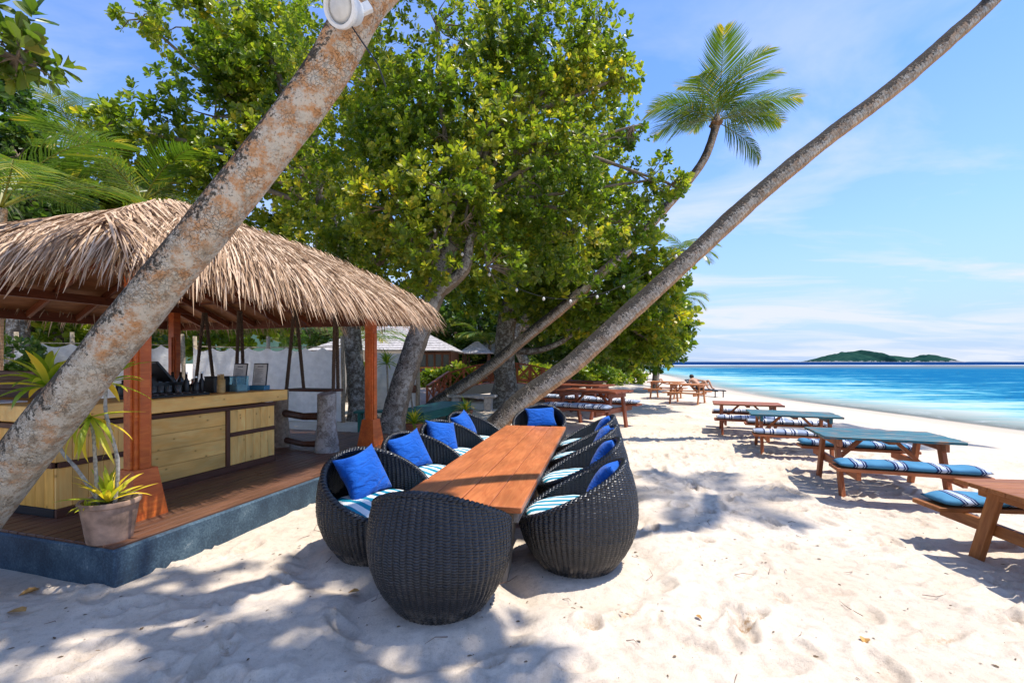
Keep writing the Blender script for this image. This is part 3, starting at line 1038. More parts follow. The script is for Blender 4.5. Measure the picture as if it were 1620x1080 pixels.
def build_pavilion():
    t = thing('thatched_pavilion', 'open beach bar pavilion with red timber posts and shaggy palm thatch roof', 'pavilion', P0, PAV_RZ)
    zt = 2.42
    for a in (A0, A1):
        for b in (B0, B1):
            m = MB()
            m.box((a, b, (DECK + zt) / 2 + 0.004), (0.13, 0.13, zt - DECK - 0.008), None, 0.006)
            p = m.build('post', M_RED, t)
            # flared foot, four sloping boards
            f = MB()
            hw, tw, hh = 0.145, 0.094, 0.40
            vs = [(a + sx * hw, b + sy * hw, DECK + .003) for sx, sy in ((-1, -1), (1, -1), (1, 1), (-1, 1))] + [(a + sx * tw, b + sy * tw, DECK + hh) for sx, sy in ((-1, -1), (1, -1), (1, 1), (-1, 1))]
            f.add(vs, [(0, 1, 5, 4), (1, 2, 6, 5), (2, 3, 7, 6), (3, 0, 4, 7), (4, 5, 6, 7)])
            f.build('post_foot', M_RED, p)
            for sx, sy in ((0, -1), (0, 1), (-1, 0), (1, 0)):
                c = (a + sx * 0.0745, b + sy * 0.0745, (DECK + hh + 1.98) / 2)
                sz = (0.08, 0.019, 1.98 - DECK - hh) if sx == 0 else (0.019, 0.08, 1.98 - DECK - hh)
                MB().box(c, sz, None, 0.004).build('trim_board', M_RED, p)
    # ring beams on the post heads
    e = 0.095
    board('ring_beam', (A0 - .3, B0, zt + .06), (A1 + .3, B0, zt + .06), 0.10, 0.12, M_BEAM, t)
    board('ring_beam', (A0 - .3, B1, zt + .06), (A1 + .3, B1, zt + .06), 0.10, 0.12, M_BEAM, t)
    for a in (A0, A1):
        board('cross_beam', (a, B0 - .3, zt + .181), (a, B1 + .3, zt + .181), 0.10, 0.12, M_BEAM, t)
    # the boarded underside of the hip roof
    OV = 0.64
    a0, a1, b0, b1 = A0 - OV, A1 + OV, B0 - OV, B1 + OV
    am, rb = (A0 + A1) / 2, 0.72
    bc = (B0 + B1) / 2
    ze, zr = 2.29, 3.24
    r0, r1 = Vector((am, bc - rb, zr)), Vector((am, bc + rb, zr))
    c00, c10, c11, c01 = (Vector((a0, b0, ze)), Vector((a1, b0, ze)), Vector((a1, b1, ze)), Vector((a0, b1, ze)))
    faces = [('right', [c00, c10, r0]), ('front', [c01, c00, r0, r1]), ('left', [c11, c01, r1]), ('back', [c10, c11, r1, r0])]
    th = Vector((0, 0, 0.03))
    for nm, pts in faces:
        m = MB()
        k = len(pts)
        m.add(pts + [p + th for p in pts], [tuple(reversed(range(k))), tuple(range(k, 2 * k))] + [(i, (i + 1) % k, k + (i + 1) % k, k + i) for i in range(k)])
        m.build('roof_boarding', M_SOFFIT, t)
    for p, q in ((c00, c10), (c10, c11), (c11, c01), (c01, c00)):
        board('fascia', p + Vector((0, 0, -.055)), q + Vector((0, 0, -.055)), 0.035, 0.15, M_BEAM, t)
    # rafters under the boarding
    dz = Vector((0, 0, -0.055))
    for s in np.arange(a0 + .5, a1 - .3, 0.6):
        for bb, rr_, sg in ((b0, r0, 1), (b1, r1, -1)):
            f = 1 - abs(s - am) / (a1 - am)
            e1 = Vector((s, bb + sg * 0.03, ze))
            e2 = Vector((s, bb + (rr_.y - bb) * f, ze + (zr - ze) * f))
            board('rafter', e1 + dz, e1 + (e2 - e1) * 0.97 + dz, 0.05, 0.09, M_BEAM, t)
    for s in np.arange(b0 + .5, b1 - .3, 0.6):
        f = min(1, (s - b0) / (r0.y - b0), (b1 - s) / (b1 - r1.y))
        for aa, sg in ((a0, 1), (a1, -1)):
            e1 = Vector((aa + sg * .03, s, ze))
            e2 = Vector((aa + (am - aa) * f, s, ze + (zr - ze) * f))
            board('rafter', e1 + dz, e1 + (e2 - e1) * 0.97 + dz, 0.05, 0.09, M_BEAM, t)
    # ---- thatch: a thick straw bed and many loose leaf strips
    rg = np.random.default_rng(21)

    def surf(pts, u, v):
        """point on the thatch top: u 0..1 along the eave, v 0..1 up the slope; bellied outwards."""
        lo = pts[0] + (pts[1] - pts[0]) * u
        if len(pts) == 3:
            hi = pts[2]
        else:
            hi = pts[3] + (pts[2] - pts[3]) * u
        p = lo + (hi - lo) * v
        return p + Vector((0, 0, 0.05 + 0.20 * math.sin(math.pi * min(1, v * 0.85 + 0.10)) ** 0.8))

    bed = MB()
    for nm, pts in faces:
        nu, nv = 24, 12
        b = len(bed.v)
        for j in range(nv + 1):
            for i in range(nu + 1):
                p = surf(pts, i / nu, j / nv) - Vector((0, 0, 0.035))
                bed.v.append(tuple(p))
        for j in range(nv):
            for i in range(nu):
                q = b + j * (nu + 1) + i
                bed.f.append((q, q + 1, q + nu + 2, q + nu + 1))
    bed_me = bed.mesh('thatch_bed', M_THATCH, True)
    a_ = bed_me.attributes.new('leaf_tone', 'FLOAT', 'POINT')
    a_.data.foreach_set('value', np.full(len(bed.v), 0.02, np.float32))
    roof = link('thatch', bed_me, t)

    V, F, T = [], [], []

    def strip(p, d, side, ln, w, droop, tone, V=V, F=F, T=T, twist=0.0):
        """A dry leaf strip from p along d, drooping; three segments."""
        nrm = d.cross(side).normalized()
        b = len(V)
        for k, (s, ww) in enumerate(((0, 0.75), (0.38, 1.0), (0.74, 0.8), (1.0, 0.12))):
            q = p + d * (ln * s) + Vector((0, 0, -droop * ln * s * s)) + nrm * (0.012 * math.sin(3.0 * s + tone * 9))
            sd = side * math.cos(twist * s) + nrm * math.sin(twist * s)
            V.append(q - sd * (w * ww / 2))
            V.append(q + sd * (w * ww / 2))
            T.extend((tone, tone))
        for k in range(3):
            i = b + 2 * k
            F.append((i, i + 1, i + 3, i + 2))

    counts = {'right': 19000, 'front': 17000, 'left': 2600, 'back': 2600}
    for nm, pts in faces:
        eave = (pts[1] - pts[0]).normalized()
        for _ in range(counts[nm]):
            v = rg.random() ** 1.25
            u = rg.random()
            if len(pts) == 3:
                # keep an even density over the triangle
                if rg.random() > (1 - v) + .12:
                    v = v * 0.5
            p = surf(pts, u, v)
            q = surf(pts, u, max(-0.05, v - 0.08))
            d = (q - p).normalized()
            if v < 0.06:
                d = (d + Vector((0, 0, -0.35))).normalized()
            out = eave.cross(d)
            out = out if out.z > 0 else -out
            d = (d + eave * rg.normal(0, 0.12) + out * rg.uniform(-.03, .065)).normalized()
            side = (eave + out * rg.normal(0, 0.45)).normalized()
            strip(p + out * rg.uniform(0.0, 0.05), d, side, rg.uniform(0.22, 0.52), rg.uniform(0.007, 0.018), rg.uniform(0.05, 0.35), rg.random() ** 0.8, twist=rg.normal(0, .7))
    # hips and ridge are covered by bundles lying across them
    for e0, e1, cnt in ((c00, r0, 700), (c10, r0, 500), (c01, r1, 400), (c11, r1, 200), (r0, r1, 500)):
        for _ in range(cnt):
            s = rg.random()
            p = e0 + (e1 - e0) * s + Vector((0, 0, 0.10 + 0.20 * math.sin(math.pi * min(1, s * 0.85 + 0.10)) ** 0.8 + rg.uniform(0, .04)))
            ax = (e0 - e1).normalized()
            sd = Vector((ax.y, -ax.x, 0)).normalized() * (1 if rg.random() < .5 else -1)
            d = (ax * rg.uniform(0.1, 1.0) + sd * rg.uniform(0.2, 1.0) + Vector((0, 0, -0.25))).normalized()
            strip(p, d, d.cross(Vector((0, 0, 1))).normalized(), rg.uniform(.22, .45), rg.uniform(.008, .020), 0.35, rg.random() ** .8, twist=rg.normal(0, .7))
    # the hanging fringe: the strips nearest the camera are objects of their own, the rest is one mass
    fringe = []
    for nm, pts in faces:
        eave = (pts[1] - pts[0])
        ln_e = eave.length
        eave = eave.normalized()
        outd = Vector((eave.y, -eave.x, 0))
        mid = (pts[0] + pts[1]) / 2
        if outd.dot(mid - Vector((am, bc, ze))) < 0:
            outd = -outd
        for s in np.arange(0, ln_e, 0.0045 if nm in ('right', 'front') else 0.012):
            p = pts[0] + eave * (s + rg.normal(0, .02)) + outd * rg.uniform(-.10, .06) + Vector((0, 0, rg.uniform(0.02, 0.14)))
            d = (Vector((0, 0, -1)) + outd * rg.uniform(0.15, 0.95) + eave * rg.normal(0, .22)).normalized()
            sd = (eave + outd * rg.normal(0, .5)).normalized()
            sd = (sd - d * sd.dot(d)).normalized()
            ln = rg.uniform(0.12, 0.27) if rg.random() < 0.88 else rg.uniform(.26, .38)
            fringe.append((p, d, sd, ln, rg.uniform(.008, .020), rg.random() ** .7, nm))
    corner = c00
    fringe.sort(key=lambda q: (q[0] - corner).length)
    for q in fringe[:300]:
        v_, f_, t_ = [], [], []
        strip(Vector((0, 0, 0)), q[1], q[2], q[3] * 1.0, q[4] * 1.6, .10, q[5], v_, f_, t_, twist=rg.normal(0, .6))
        me = mesh_np('thatch_strip', np.array([tuple(x) for x in v_]), np.array(f_), M_THATCH, {'leaf_tone': np.array(t_) * 0.999})
        o = link('thatch_strip', me, roof)
        o.location = q[0]
    for q in fringe[300:]:
        strip(q[0], q[1], q[2], q[3], q[4], .10, q[5], twist=rg.normal(0, .6))
    me = mesh_np('loose_thatch', np.array([tuple(x) for x in V]), np.array(F), M_THATCH, {'leaf_tone': np.array(T)})
    tag(link('loose_thatch', me, roof), kind='stuff')
    return t


build_platform()
build_pavilion()


# ------------------------------------------------------------------ the bar counter and what stands on it
BAR_TOP = 1.185


def build_bar():
    t = thing('bar_counter', 'L shaped bar counter of knotty pine panels with a thick pale top', 'bar', P0, PAV_RZ)
    f, z0, z1, zm = 1.135, DECK + 0.075, 1.03, 0.70       # f: the long right face
    a0, a1 = 0.30, 2.60
    bl = 3.9
    # carcass and toe kick
    MB().box(((a0 + a1) / 2, f + .29, (DECK + z1) / 2), (a1 - a0 - .06, .50, z1 - DECK - .01), None, 0).build('carcass', M_BLACKWOOD, t)
    MB().box((a0 + .29, (f + .56 + bl) / 2, (DECK + z1) / 2), (.50, bl - f - .58, z1 - DECK - .01), None, 0).build('carcass', M_BLACKWOOD, t)
    board('baseboard', (a0, f - .004, DECK + .037), (a1, f - .004, DECK + .037), .03, .07, M_STRIP, t)
    board('baseboard', (a0 + .01, f + .02, DECK + .037), (a0 + .01, bl, DECK + .037), .02, .07, M_BLACKWOOD, t)
    board('top_rail', (a0 - .012, f + .004, z1 - .02), (a1, f + .004, z1 - .02), .045, .045, M_STRIP, t)
    board('top_rail', (a0 + .004, f + .03, z1 - .02), (a0 + .004, bl, z1 - .02), .045, .045, M_STRIP, t)
    for a in (1.025, 1.905):
        board('stile', (a, f, z0), (a, f, z1 - .045), .03, .05, M_STRIP, t, up=(1, 0, 0))
    board('mid_rail', (1.935, f, zm), (a1 - .005, f, zm), .03, .045, M_STRIP, t)
    board('mid_rail', (a0 + .02, f, zm), (.997, f, zm), .03, .045, M_STRIP, t)
    board('mid_rail', (a0, f + .02, zm), (a0, bl, zm), .03, .045, M_STRIP, t)
    rr = random.Random(8)

    def vboards(x0, x1, za, zb, mat, axis):
        n = max(1, round((x1 - x0) / .115))
        w = (x1 - x0) / n
        for i in range(n):
            c = x0 + w * (i + .5)
            j = rr.uniform(-.0015, .0015)
            if axis == 'a':
                board('panel_board', (c, f + .012 + j, za), (c, f + .012 + j, zb), .018, w - .003, mat, t, up=(1, 0, 0), ch=.002)
            else:
                board('panel_board', (a0 + .012 + j, c, za), (a0 + .012 + j, c, zb), .018, w - .003, mat, t, up=(0, 1, 0), ch=.002)
    vboards(a0 + .004, .998, z0, zm - .024, M_PINE, 'a')
    vboards(a0 + .004, .998, zm + .024, z1 - .045, M_PINE, 'a')
    vboards(1.932, a1, z0, zm - .024, M_PINE, 'a')
    vboards(1.932, a1, zm + .024, z1 - .045, M_PINE, 'a')
    vboards(f + .022, bl, z0, zm - .024, M_AMBER, 'b')
    vboards(f + .022, bl, zm + .024, z1 - .045, M_AMBER, 'b')
    nb = 4
    hh = (z1 - .045 - z0) / nb
    for i in range(nb):
        z = z0 + hh * (i + .5)
        board('panel_board', (1.053, f + .012, z), (1.877, f + .012, z), .018, hh - .003, M_PINE, t, ch=.002)
    # end panel
    MB().box((a1 - .012, f + .29, (z0 + z1) / 2), (.02, .50, z1 - z0 - .05), None, .002).build('end_panel', M_PINE, t)
    # thick top in two lengths of two boards
    zt = BAR_TOP - .0675
    for k in range(2):
        b = f - .085 + .16 + .335 * k
        board('counter_top', (a0 - .06 + .34 * 0, b, zt), (a1 + .13, b, zt), .332, .135, M_PINE, t, ch=.008)
    board('counter_top', (a0 - .06 + .30, f + .585, zt), (a0 - .06 + .30, bl, zt), .60, .135, M_AMBER, t, ch=.008)


def build_bar_items():
    top = BAR_TOP + .001
    t = thing('back_shelf', 'dark brown boarded box shelf standing on the left arm of the bar', 'shelf', pw(.92, 1.85, 0), PAV_RZ)
    for i in range(3):
        board('shelf_board', (0, 0, top - .02 + .05 + .092 * i), (0, 2.1, top - .02 + .05 + .092 * i), .03, .09, M_STRIP, t)
    board('shelf_top', (-.1, 0, top + .255), (-.1, 2.1, top + .255), .30, .03, M_STRIP, t)
    board('shelf_support', (-.04, .05, top), (-.04, .05, top + .239), .05, .05, M_STRIP, t, up=(1, 0, 0))
    for a, b, w, c in ((.42, 2.15, .34, 'paper'),):
        o = MB().box((0, 0, .006), (.22, .34, .012), None, .002).build('clipboard', M_WHITEP)
        o.location = pw(.40, 2.05, top)
        o.rotation_euler.z = PAV_RZ
        tag(o, 'white menu sheet lying flat on the left arm of the bar', 'menu')
    # till screen, tilted back
    t = thing('till_screen', 'black tilted till screen on the bar beside the red post', 'till', pw(1.36, 1.50, top), PAV_RZ + R(80))
    MB().box((0, 0, .02), (.24, .22, .04), None, .008).build('stand', M_BLACKP, t)
    MB().bar((0, 0, .03), (0, .03, .20), .05, .05).build('neck', M_BLACKP, t)
    M = Matrix.Rotation(R(-38), 3, 'X')
    MB().box((0, .0, .26), (.38, .03, .26), M, .006).build('screen', M_BLACKP, t)
    t = thing('drip_tray', 'long black drip tray along the edge of the bar', 'tray', pw(1.32, 1.28, top), PAV_RZ)
    MB().box((0, 0, .012), (.78, .22, .024), None, .006).build('tray', M_BLACKP, t)
    for i in range(9):
        MB().box((-.34 + .085 * i, 0, .03), (.012, .20, .008), None, .002).build('tray_bar', M_STEEL, t)
    glass = MB().lathe([(.026, 0), (.030, .004), (.036, .11), (.033, .11), (.027, .008), (.0, .006)], 14).mesh('glass', M_GLASS, True)
    rr = random.Random(3)
    k = 0
    for i in range(8):
        o = link('tumbler', glass)
        o.location = pw(1.12 + .085 * i, 1.45 + rr.uniform(-.03, .03), top)
        tag(o, 'clear glass tumbler, ' + ('first', 'second', 'third', 'fourth', 'fifth', 'sixth', 'seventh', 'eighth')[i] + ' from the red post in the row behind the drip tray', 'glass', 'glasses in a row on the bar')
        k += 1
    kinds = [(.036, .20, (.02, .02, .022), 'short black bottle'), (.030, .25, (.03, .015, .01), 'tall dark brown bottle'), (.034, .17, (.30, .30, .31), 'silver cocktail shaker')]
    for i, (a, b, q) in enumerate([(1.02, 1.46, 0), (1.05, 1.36, 2), (1.62, 1.40, 1), (1.70, 1.36, 0), (1.74, 1.46, 2), (1.80, 1.40, 1)]):
        r, h, c, nm = kinds[q]
        m = M_STEEL if q == 2 else M_BLACKP
        where = ('next to the red post, farther back', 'next to the red post, at the edge', 'leftmost of four by the straw cup', 'second of four by the straw cup', 'third of four by the straw cup', 'rightmost of four, touching the straw cup')[i]
        tt = thing('bottle', f'{nm} on the bar {where}', 'bottle', pw(a, b, top), 0, 'bottles and shakers on the bar')
        MB().lathe([(r * .9, 0), (r, .006), (r, h * .55), (r * .4, h * .72), (r * .36, h * .92), (0, h * .92)], 14).build('body', m, tt, True)
        MB().lathe([(r * .42, h * .925), (r * .42, h), (0, h)], 10).build('cap', M_STEEL if q != 2 else M_BLACKP, tt)
    t = thing('bottle_rack', 'long black rack packed with dark bottles behind the row of tumblers', 'rack', pw(1.42, 1.60, top), PAV_RZ)
    for b in (-.07, .07):
        MB().box((0, b, .07), (.66, .012, .14), None, .003).build('side', M_BLACKP, t)
    for a in (-.33, .33):
        MB().box((a, 0, .07), (.012, .128, .14), None, .003).build('end', M_BLACKP, t)
    MB().box((0, 0, .008), (.648, .128, .012), None, .002).build('floor', M_BLACKP, t)
    bt = MB().lathe([(.034, .016), (.037, .02), (.037, .15), (.015, .20), (.013, .25), (.0, .25)], 14).mesh('bottle', plain('dark_glass', (.02, .022, .018), .12, spec=.7), True)
    for i in range(8):
        link('bottle', bt, t).location = (-.28 + .08 * i, rr.uniform(-.015, .015), 0)
    t = thing('straw_cup', 'bamboo cup packed with wooden straws on the bar', 'cup', pw(1.92, 1.25, top), 0)
    MB().lathe([(.040, 0), (.044, .01), (.042, .16), (.038, .16), (.036, .02), (0, .02)], 14).build('cup', M_BAMBOO, t, True)
    for i in range(14):
        th, q = i * 2.4, .026 * math.sqrt((i + .5) / 14)
        MB().tube([(q * math.cos(th), q * math.sin(th), .03), (q * 1.35 * math.cos(th), q * 1.35 * math.sin(th), .215 + rr.uniform(-.01, .01))], .0045, 6).build('straw', M_BAMBOO, t)
    t = thing('napkin_box', 'black box standing behind the bamboo straw cup', 'box', pw(2.02, 1.42, top), PAV_RZ)
    MB().box((0, 0, .09), (.22, .15, .18), None, .006).build('body', M_BLACKP, t)
    MB().box((0, 0, .186), (.225, .155, .012), None, .003).build('lid', M_BLACKP, t)
    t = thing('acrylic_box', 'clear bluish acrylic box on the bar in front of the menu stands', 'box', pw(2.20, 1.30, top), PAV_RZ)
    ac = glassmat('blue_acrylic', (.62, .85, .92), .06)
    for c, s in (((0, .07, .09), (.17, .006, .18)), ((0, -.07, .09), (.17, .006, .18)), ((.082, 0, .09), (.006, .134, .18)), ((-.082, 0, .09), (.006, .134, .18))):
        MB().box(c, s, None, .001).build('side', ac, t)
    MB().box((0, 0, .184), (.18, .15, .008), None, .002).build('lid', M_BLUEP, t)
    MB().box((0, 0, .045), (.15, .12, .08), None, .003).build('napkins', M_WHITE, t)
    # two framed menus in blue stands
    for a, b, rz, lab in ((2.34, 1.44, -8, 'menu stand with a framed sheet on a blue base, behind the acrylic box'), (2.52, 1.30, -4, 'framed menu on a blue base at the open end of the bar')):
        t = thing('menu_stand', lab, 'menu', pw(a, b, top), R(rz), 'framed menus on the bar')
        MB().box((0, 0, .03), (.21, .12, .06), None, .004).build('base', M_BLUEP, t)
        M = Matrix.Rotation(R(-9), 3, 'X')
        MB().box((0, .02, .195), (.19, .014, .30), M, .003).build('frame', M_BLACKP, t)
        MB().box((0, .0105, .197), (.168, .003, .272), M, .001).build('sheet', M_WHITEP, t)
        ink = plain('menu_ink', (.16, .18, .2), .8)
        ln = MB()
        r2 = random.Random(int(a * 100))
        ln.box(Vector((0, .0085, .197)) + M @ Vector((0, 0, .105)), (.075, .001, .012), M, 0)
        for i in range(13):
            wd = r2.uniform(.05, .12)
            ln.box(Vector((0, .0085, .197)) + M @ Vector((-.065 + wd / 2, 0, .075 - .0145 * i)), (wd, .001, .0035), M, 0)
        tag(ln.build('lettering', ink, t), kind='stuff')


def twisted_rope(p0, p1, r):
    p0, p1 = Vector(p0), Vector(p1)
    M = axis_frame(p1 - p0)
    ln = (p1 - p0).length
    m = MB()
    n = int(ln / .016)
    for s in range(3):
        pts = []
        for i in range(n + 1):
            u = i / n * ln
            th = u / .105 * 2 * math.pi + s * 2 * math.pi / 3
            pts.append(p0 + M @ Vector((u, math.cos(th) * r * .55, math.sin(th) * r * .55)))
        m.tube(pts, r * .62, 5, False)
    return m


def build_swings():
    for b0, lab in ((1.20, 'rope swing seat hanging beyond the open end of the bar by the grey log'), (3.10, 'rope swing hanging behind the black bar equipment')):
        t = thing('rope_swing', lab, 'swing', pw(A1, b0 + .37, 1.10), PAV_RZ, 'rope swings hung along the back beam')
        for k in range(3):
            board('seat_board', (-.10 + .10 * k, -.42, 0), (-.10 + .10 * k, .42, 0), .095, .04, M_STRIP, t)
        for sb in (-1, 1):
            for sa in (-1, 1):
                twisted_rope((sa * .02, sb * .385, 1.30), (sa * .13, sb * (.385 - sa * .055), .0), .026).build('rope', M_ROPE, t, True)
    t = thing('log_railing', 'two upright logs joined by rough rails, a bleached grey log in front', 'railing', pw(3.27, .86, DECK), PAV_RZ)

    def log(p, h, r, mat, seed):
        n, m = 18, 16
        V, F = [], []
        for j in range(m + 1):
            z = h * j / m
            for i in range(n):
                th = 2 * math.pi * i / n
                q = r * (1.18 - .25 * min(1, z / (h * .5)) + .07 * float(vnoise(th * 1.1 + seed, z * 2.0)) + .03 * math.sin(5 * th + seed))
                V.append((p[0] + q * math.cos(th), p[1] + q * math.sin(th), z + (.02 * math.cos(th) if j == m else 0)))
        for j in range(m):
            for i in range(n):
                F.append((j * n + i, j * n + (i + 1) % n, (j + 1) * n + (i + 1) % n, (j + 1) * n + i))
        F.append(tuple(m * n + i for i in range(n)))
        mb = MB()
        mb.add(V, F)
        o = mb.build('log_post', mat, t, True, R(50))
    log((0, 0, 0), .83, .138, barkmat('grey_driftwood', (.36, .33, .29), (.58, .56, .52), (.36, .33, .29), (.14, .12, .10), lich=.5, orange_amt=0, moss_amt=.2), 1)
    log((.14, .93, 0), .84, .115, M_POLE, 4)
    for z, r in ((.50, .055), (.10, .045)):
        MB().tube([(0.01, .1, z), (.05, .45, z - .02), (.13, .86, z + .01)], [r, r * .92, r], 10).build('rail', M_STRIP, t, True)


# ------------------------------------------------------------------ dining table and ball chairs
def build_dining_table():
    rz = math.atan2(TU.y, TU.x)
    t = thing('dining_table', 'long low orange brown hardwood table lined with wicker ball chairs', 'table', T_NEAR, rz)
    n = 4
    w = T_WID / n
    rr = random.Random(2)
    for i in range(n):
        y = -T_WID / 2 + w * (i + .5)
        cut = (1.30, 2.62, 1.75, 2.30)[i]
        for x0, x1 in ((0, T_LEN),):
            z = T_TOP - .0225 + rr.uniform(-.002, .002)
            board('top_board', (x0 + rr.uniform(0, .012), y, z), (x1 - rr.uniform(0, .012), y, z), w - .007, .045, M_TABLE, t, ch=.005)
    g = gz(T_NEAR.x, T_NEAR.y)
    for s in (-1, 1):
        board('side_rail', (.05, s * (T_WID / 2 - .05), T_TOP - .085), (T_LEN - .05, s * (T_WID / 2 - .05), T_TOP - .085), .035, .075, M_GREYWOOD, t)
    for x in (.30, T_LEN / 2, T_LEN - .30):
        board('cross_rail', (x, -T_WID / 2 + .08, T_TOP - .09), (x, T_WID / 2 - .08, T_TOP - .09), .07, .08, M_GREYWOOD, t)
        for s in (-1, 1):
            board('leg', (x, s * .36, T_TOP - .06), (x - .03, s * .30, -.12), .05, .13, M_GREYWOOD, t, up=(1, 0, 0))
        board('foot_rail', (x + .05, -.34, .15), (x + .05, .34, .15), .04, .09, M_GREYWOOD, t)
    board('stretcher', (.3, 0, .16), (T_LEN - .3, 0, .16), .09, .045, M_GREYWOOD, t)


def chair_profile(z):
    """outer radius of the ball chair at height z."""
    return np.interp(z, [0, .05, .12, .20, .30, .40, .50, .60, .70, .76, .80], [.275, .315, .365, .408, .442, .455, .452, .438, .412, .388, .365])


def chair_meshes():
    ribs, per = 66, 6
    n, m = ribs * per, 96
    zf, zb = .335, .785
    th = np.arange(n) * 2 * math.pi / n
    zr = zf + (zb - zf) * ((1 - np.cos(th)) / 2) ** 0.92
    v = np.linspace(0, 1, m + 1)
    TH, VV = np.meshgrid(th, v)
    Z = zr[None, :] * VV
    rad = chair_profile(Z)
    i = np.arange(n)[None, :] % per
    rid = np.abs(np.sin(math.pi * (i / per)))
    k = (np.arange(n)[None, :] // per)
    weave = 0.0009 * np.sin(Z * 2 * math.pi / .034 + math.pi * (k % 2)) * np.clip((Z - .22) / .1, 0, 1)
    rad = rad + .0105 * rid ** .7 - .006 + weave * rid
    rag = np.random.default_rng(9).normal(0, .0012, (m + 1, n))
    rad = rad + rag
    V = np.stack([rad * np.cos(TH), rad * np.sin(TH), Z], -1).reshape(-1, 3)
    I = np.arange((m + 1) * n).reshape(m + 1, n)
    J = np.roll(I, -1, 1)
    F = np.stack([I[:-1], J[:-1], J[1:], I[1:]], -1).reshape(-1, 4)
    # inside wall, ribbed more coarsely, down to under the seat
    n2, m2 = ribs * 4, 16
    th2 = np.arange(n2) * 2 * math.pi / n2
    zr2 = zf + (zb - zf) * ((1 - np.cos(th2)) / 2) ** 0.92
    T2, V2 = np.meshgrid(th2, np.linspace(0, 1, m2 + 1))
    Z2 = .26 + (zr2[None, :] - .26) * V2
    r2 = chair_profile(Z2) - .036 - .006 * np.abs(np.sin(math.pi * ((np.arange(n2)[None, :] % 4) / 4)))
    W2 = np.stack([r2 * np.cos(T2), r2 * np.sin(T2), Z2], -1).reshape(-1, 3)
    I2 = np.arange((m2 + 1) * n2).reshape(m2 + 1, n2) + len(V)
    J2 = np.roll(I2, -1, 1)
    F2 = np.stack([J2[:-1], I2[:-1], I2[1:], J2[1:]], -1).reshape(-1, 4)
    rib = np.concatenate([np.broadcast_to(k, (m + 1, n)).ravel().astype(float), np.broadcast_to(np.arange(n2)[None, :] // 4, (m2 + 1, n2)).ravel().astype(float)])
    shell = mesh_np('wicker_shell', np.vstack([V, W2]), np.vstack([F, F2]), M_WICKER, {'rib': rib % 2}, smooth=True)
    # braided rim
    rimv, rimf = [], []
    n3, kk = 300, 8
    mb = MB()
    for s in range(2):
        pts = []
        for i in range(n3 + 1):
            t = 2 * math.pi * i / n3
            z = zf + (zb - zf) * ((1 - math.cos(t)) / 2) ** 0.92
            r = float(chair_profile(z)) - .018
            ph = t * 40 + s * math.pi
            pts.append(((r + .012 * math.cos(ph)) * math.cos(t), (r + .012 * math.cos(ph)) * math.sin(t), z + .004 + .009 * math.sin(ph)))
        mb.tube(pts, .0165, 6, False)
    rim = mb.mesh('rim', M_WICKER, True)
    a = rim.attributes.new('rib', 'FLOAT', 'POINT')
    seat = MB().lathe([(0, .27), (.40, .275)], 24).mesh('seat_base', M_WICKER)
    # round seat pad, softly domed, with piping
    nn, mm = 48, 10
    prof = []
    for j in range(mm + 1):
        u = j / mm * math.pi
        prof.append((.372 * math.sin(u) ** .42 if 0 < j < mm else 0.001, -.052 * math.cos(u) * (1.0 if math.cos(u) > 0 else 1.15)))
    pad = MB().lathe(prof, nn).mesh('seat_pad', M_SEAT, True)
    co = np.array([v.co[:] for v in pad.vertices])
    rr = np.hypot(co[:, 0], co[:, 1])
    co[:, 2] += np.where(co[:, 2] > 0, .014 * (1 - (rr / .38) ** 2) + .008 * fbm(co[:, 0] * 6, co[:, 1] * 6, 2), 0)
    pad.vertices.foreach_set('co', co.ravel().astype(np.float32))
    return shell, rim, seat, pad


def pillow_mesh(name, w, h, d, mat, seed=0, n=26):
    """A scatter cushion in the local XZ plane, thick along Y; pulled corners and creases."""
    u = np.linspace(-1, 1, n)
    U, Vv = np.meshgrid(u, u)
    f = np.clip((1 - np.abs(U) ** 2.6) * (1 - np.abs(Vv) ** 2.6), 0, 1) ** .55
    pin = 1 - .15 * (1 - U * U) * np.abs(Vv) ** 4 * 1.2
    pin2 = 1 - .15 * (1 - Vv * Vv) * np.abs(U) ** 4 * 1.2
    X, Z = U * w / 2 * pin2, Vv * h / 2 * pin
    cre = .075 * fbm(U * 1.6 + seed * 3, Vv * 2.4, 4, seed) * f + .030 * np.sin((U * 2 + Vv * 1.3 + seed) * 3.2) * f * (1 - f * .4)
    Y1 = -(d / 2) * f * (1 + cre * 6)
    Y2 = (d / 2) * f
    V = np.vstack([np.stack([X, Y1, Z], -1).reshape(-1, 3), np.stack([X, Y2, Z], -1).reshape(-1, 3)])
    I = np.arange(n * n).reshape(n, n)
    F1 = np.stack([I[:-1, :-1], I[:-1, 1:], I[1:, 1:], I[1:, :-1]], -1).reshape(-1, 4)
    F2 = F1[:, ::-1] + n * n
    me = mesh_np(name, V, np.vstack([F1, F2]), mat, smooth=True)
    bm = bmesh.new()
    bm.from_mesh(me)
    bmesh.ops.remove_doubles(bm, verts=bm.verts, dist=.0008)
    bm.to_mesh(me)
    bm.free()
    return me


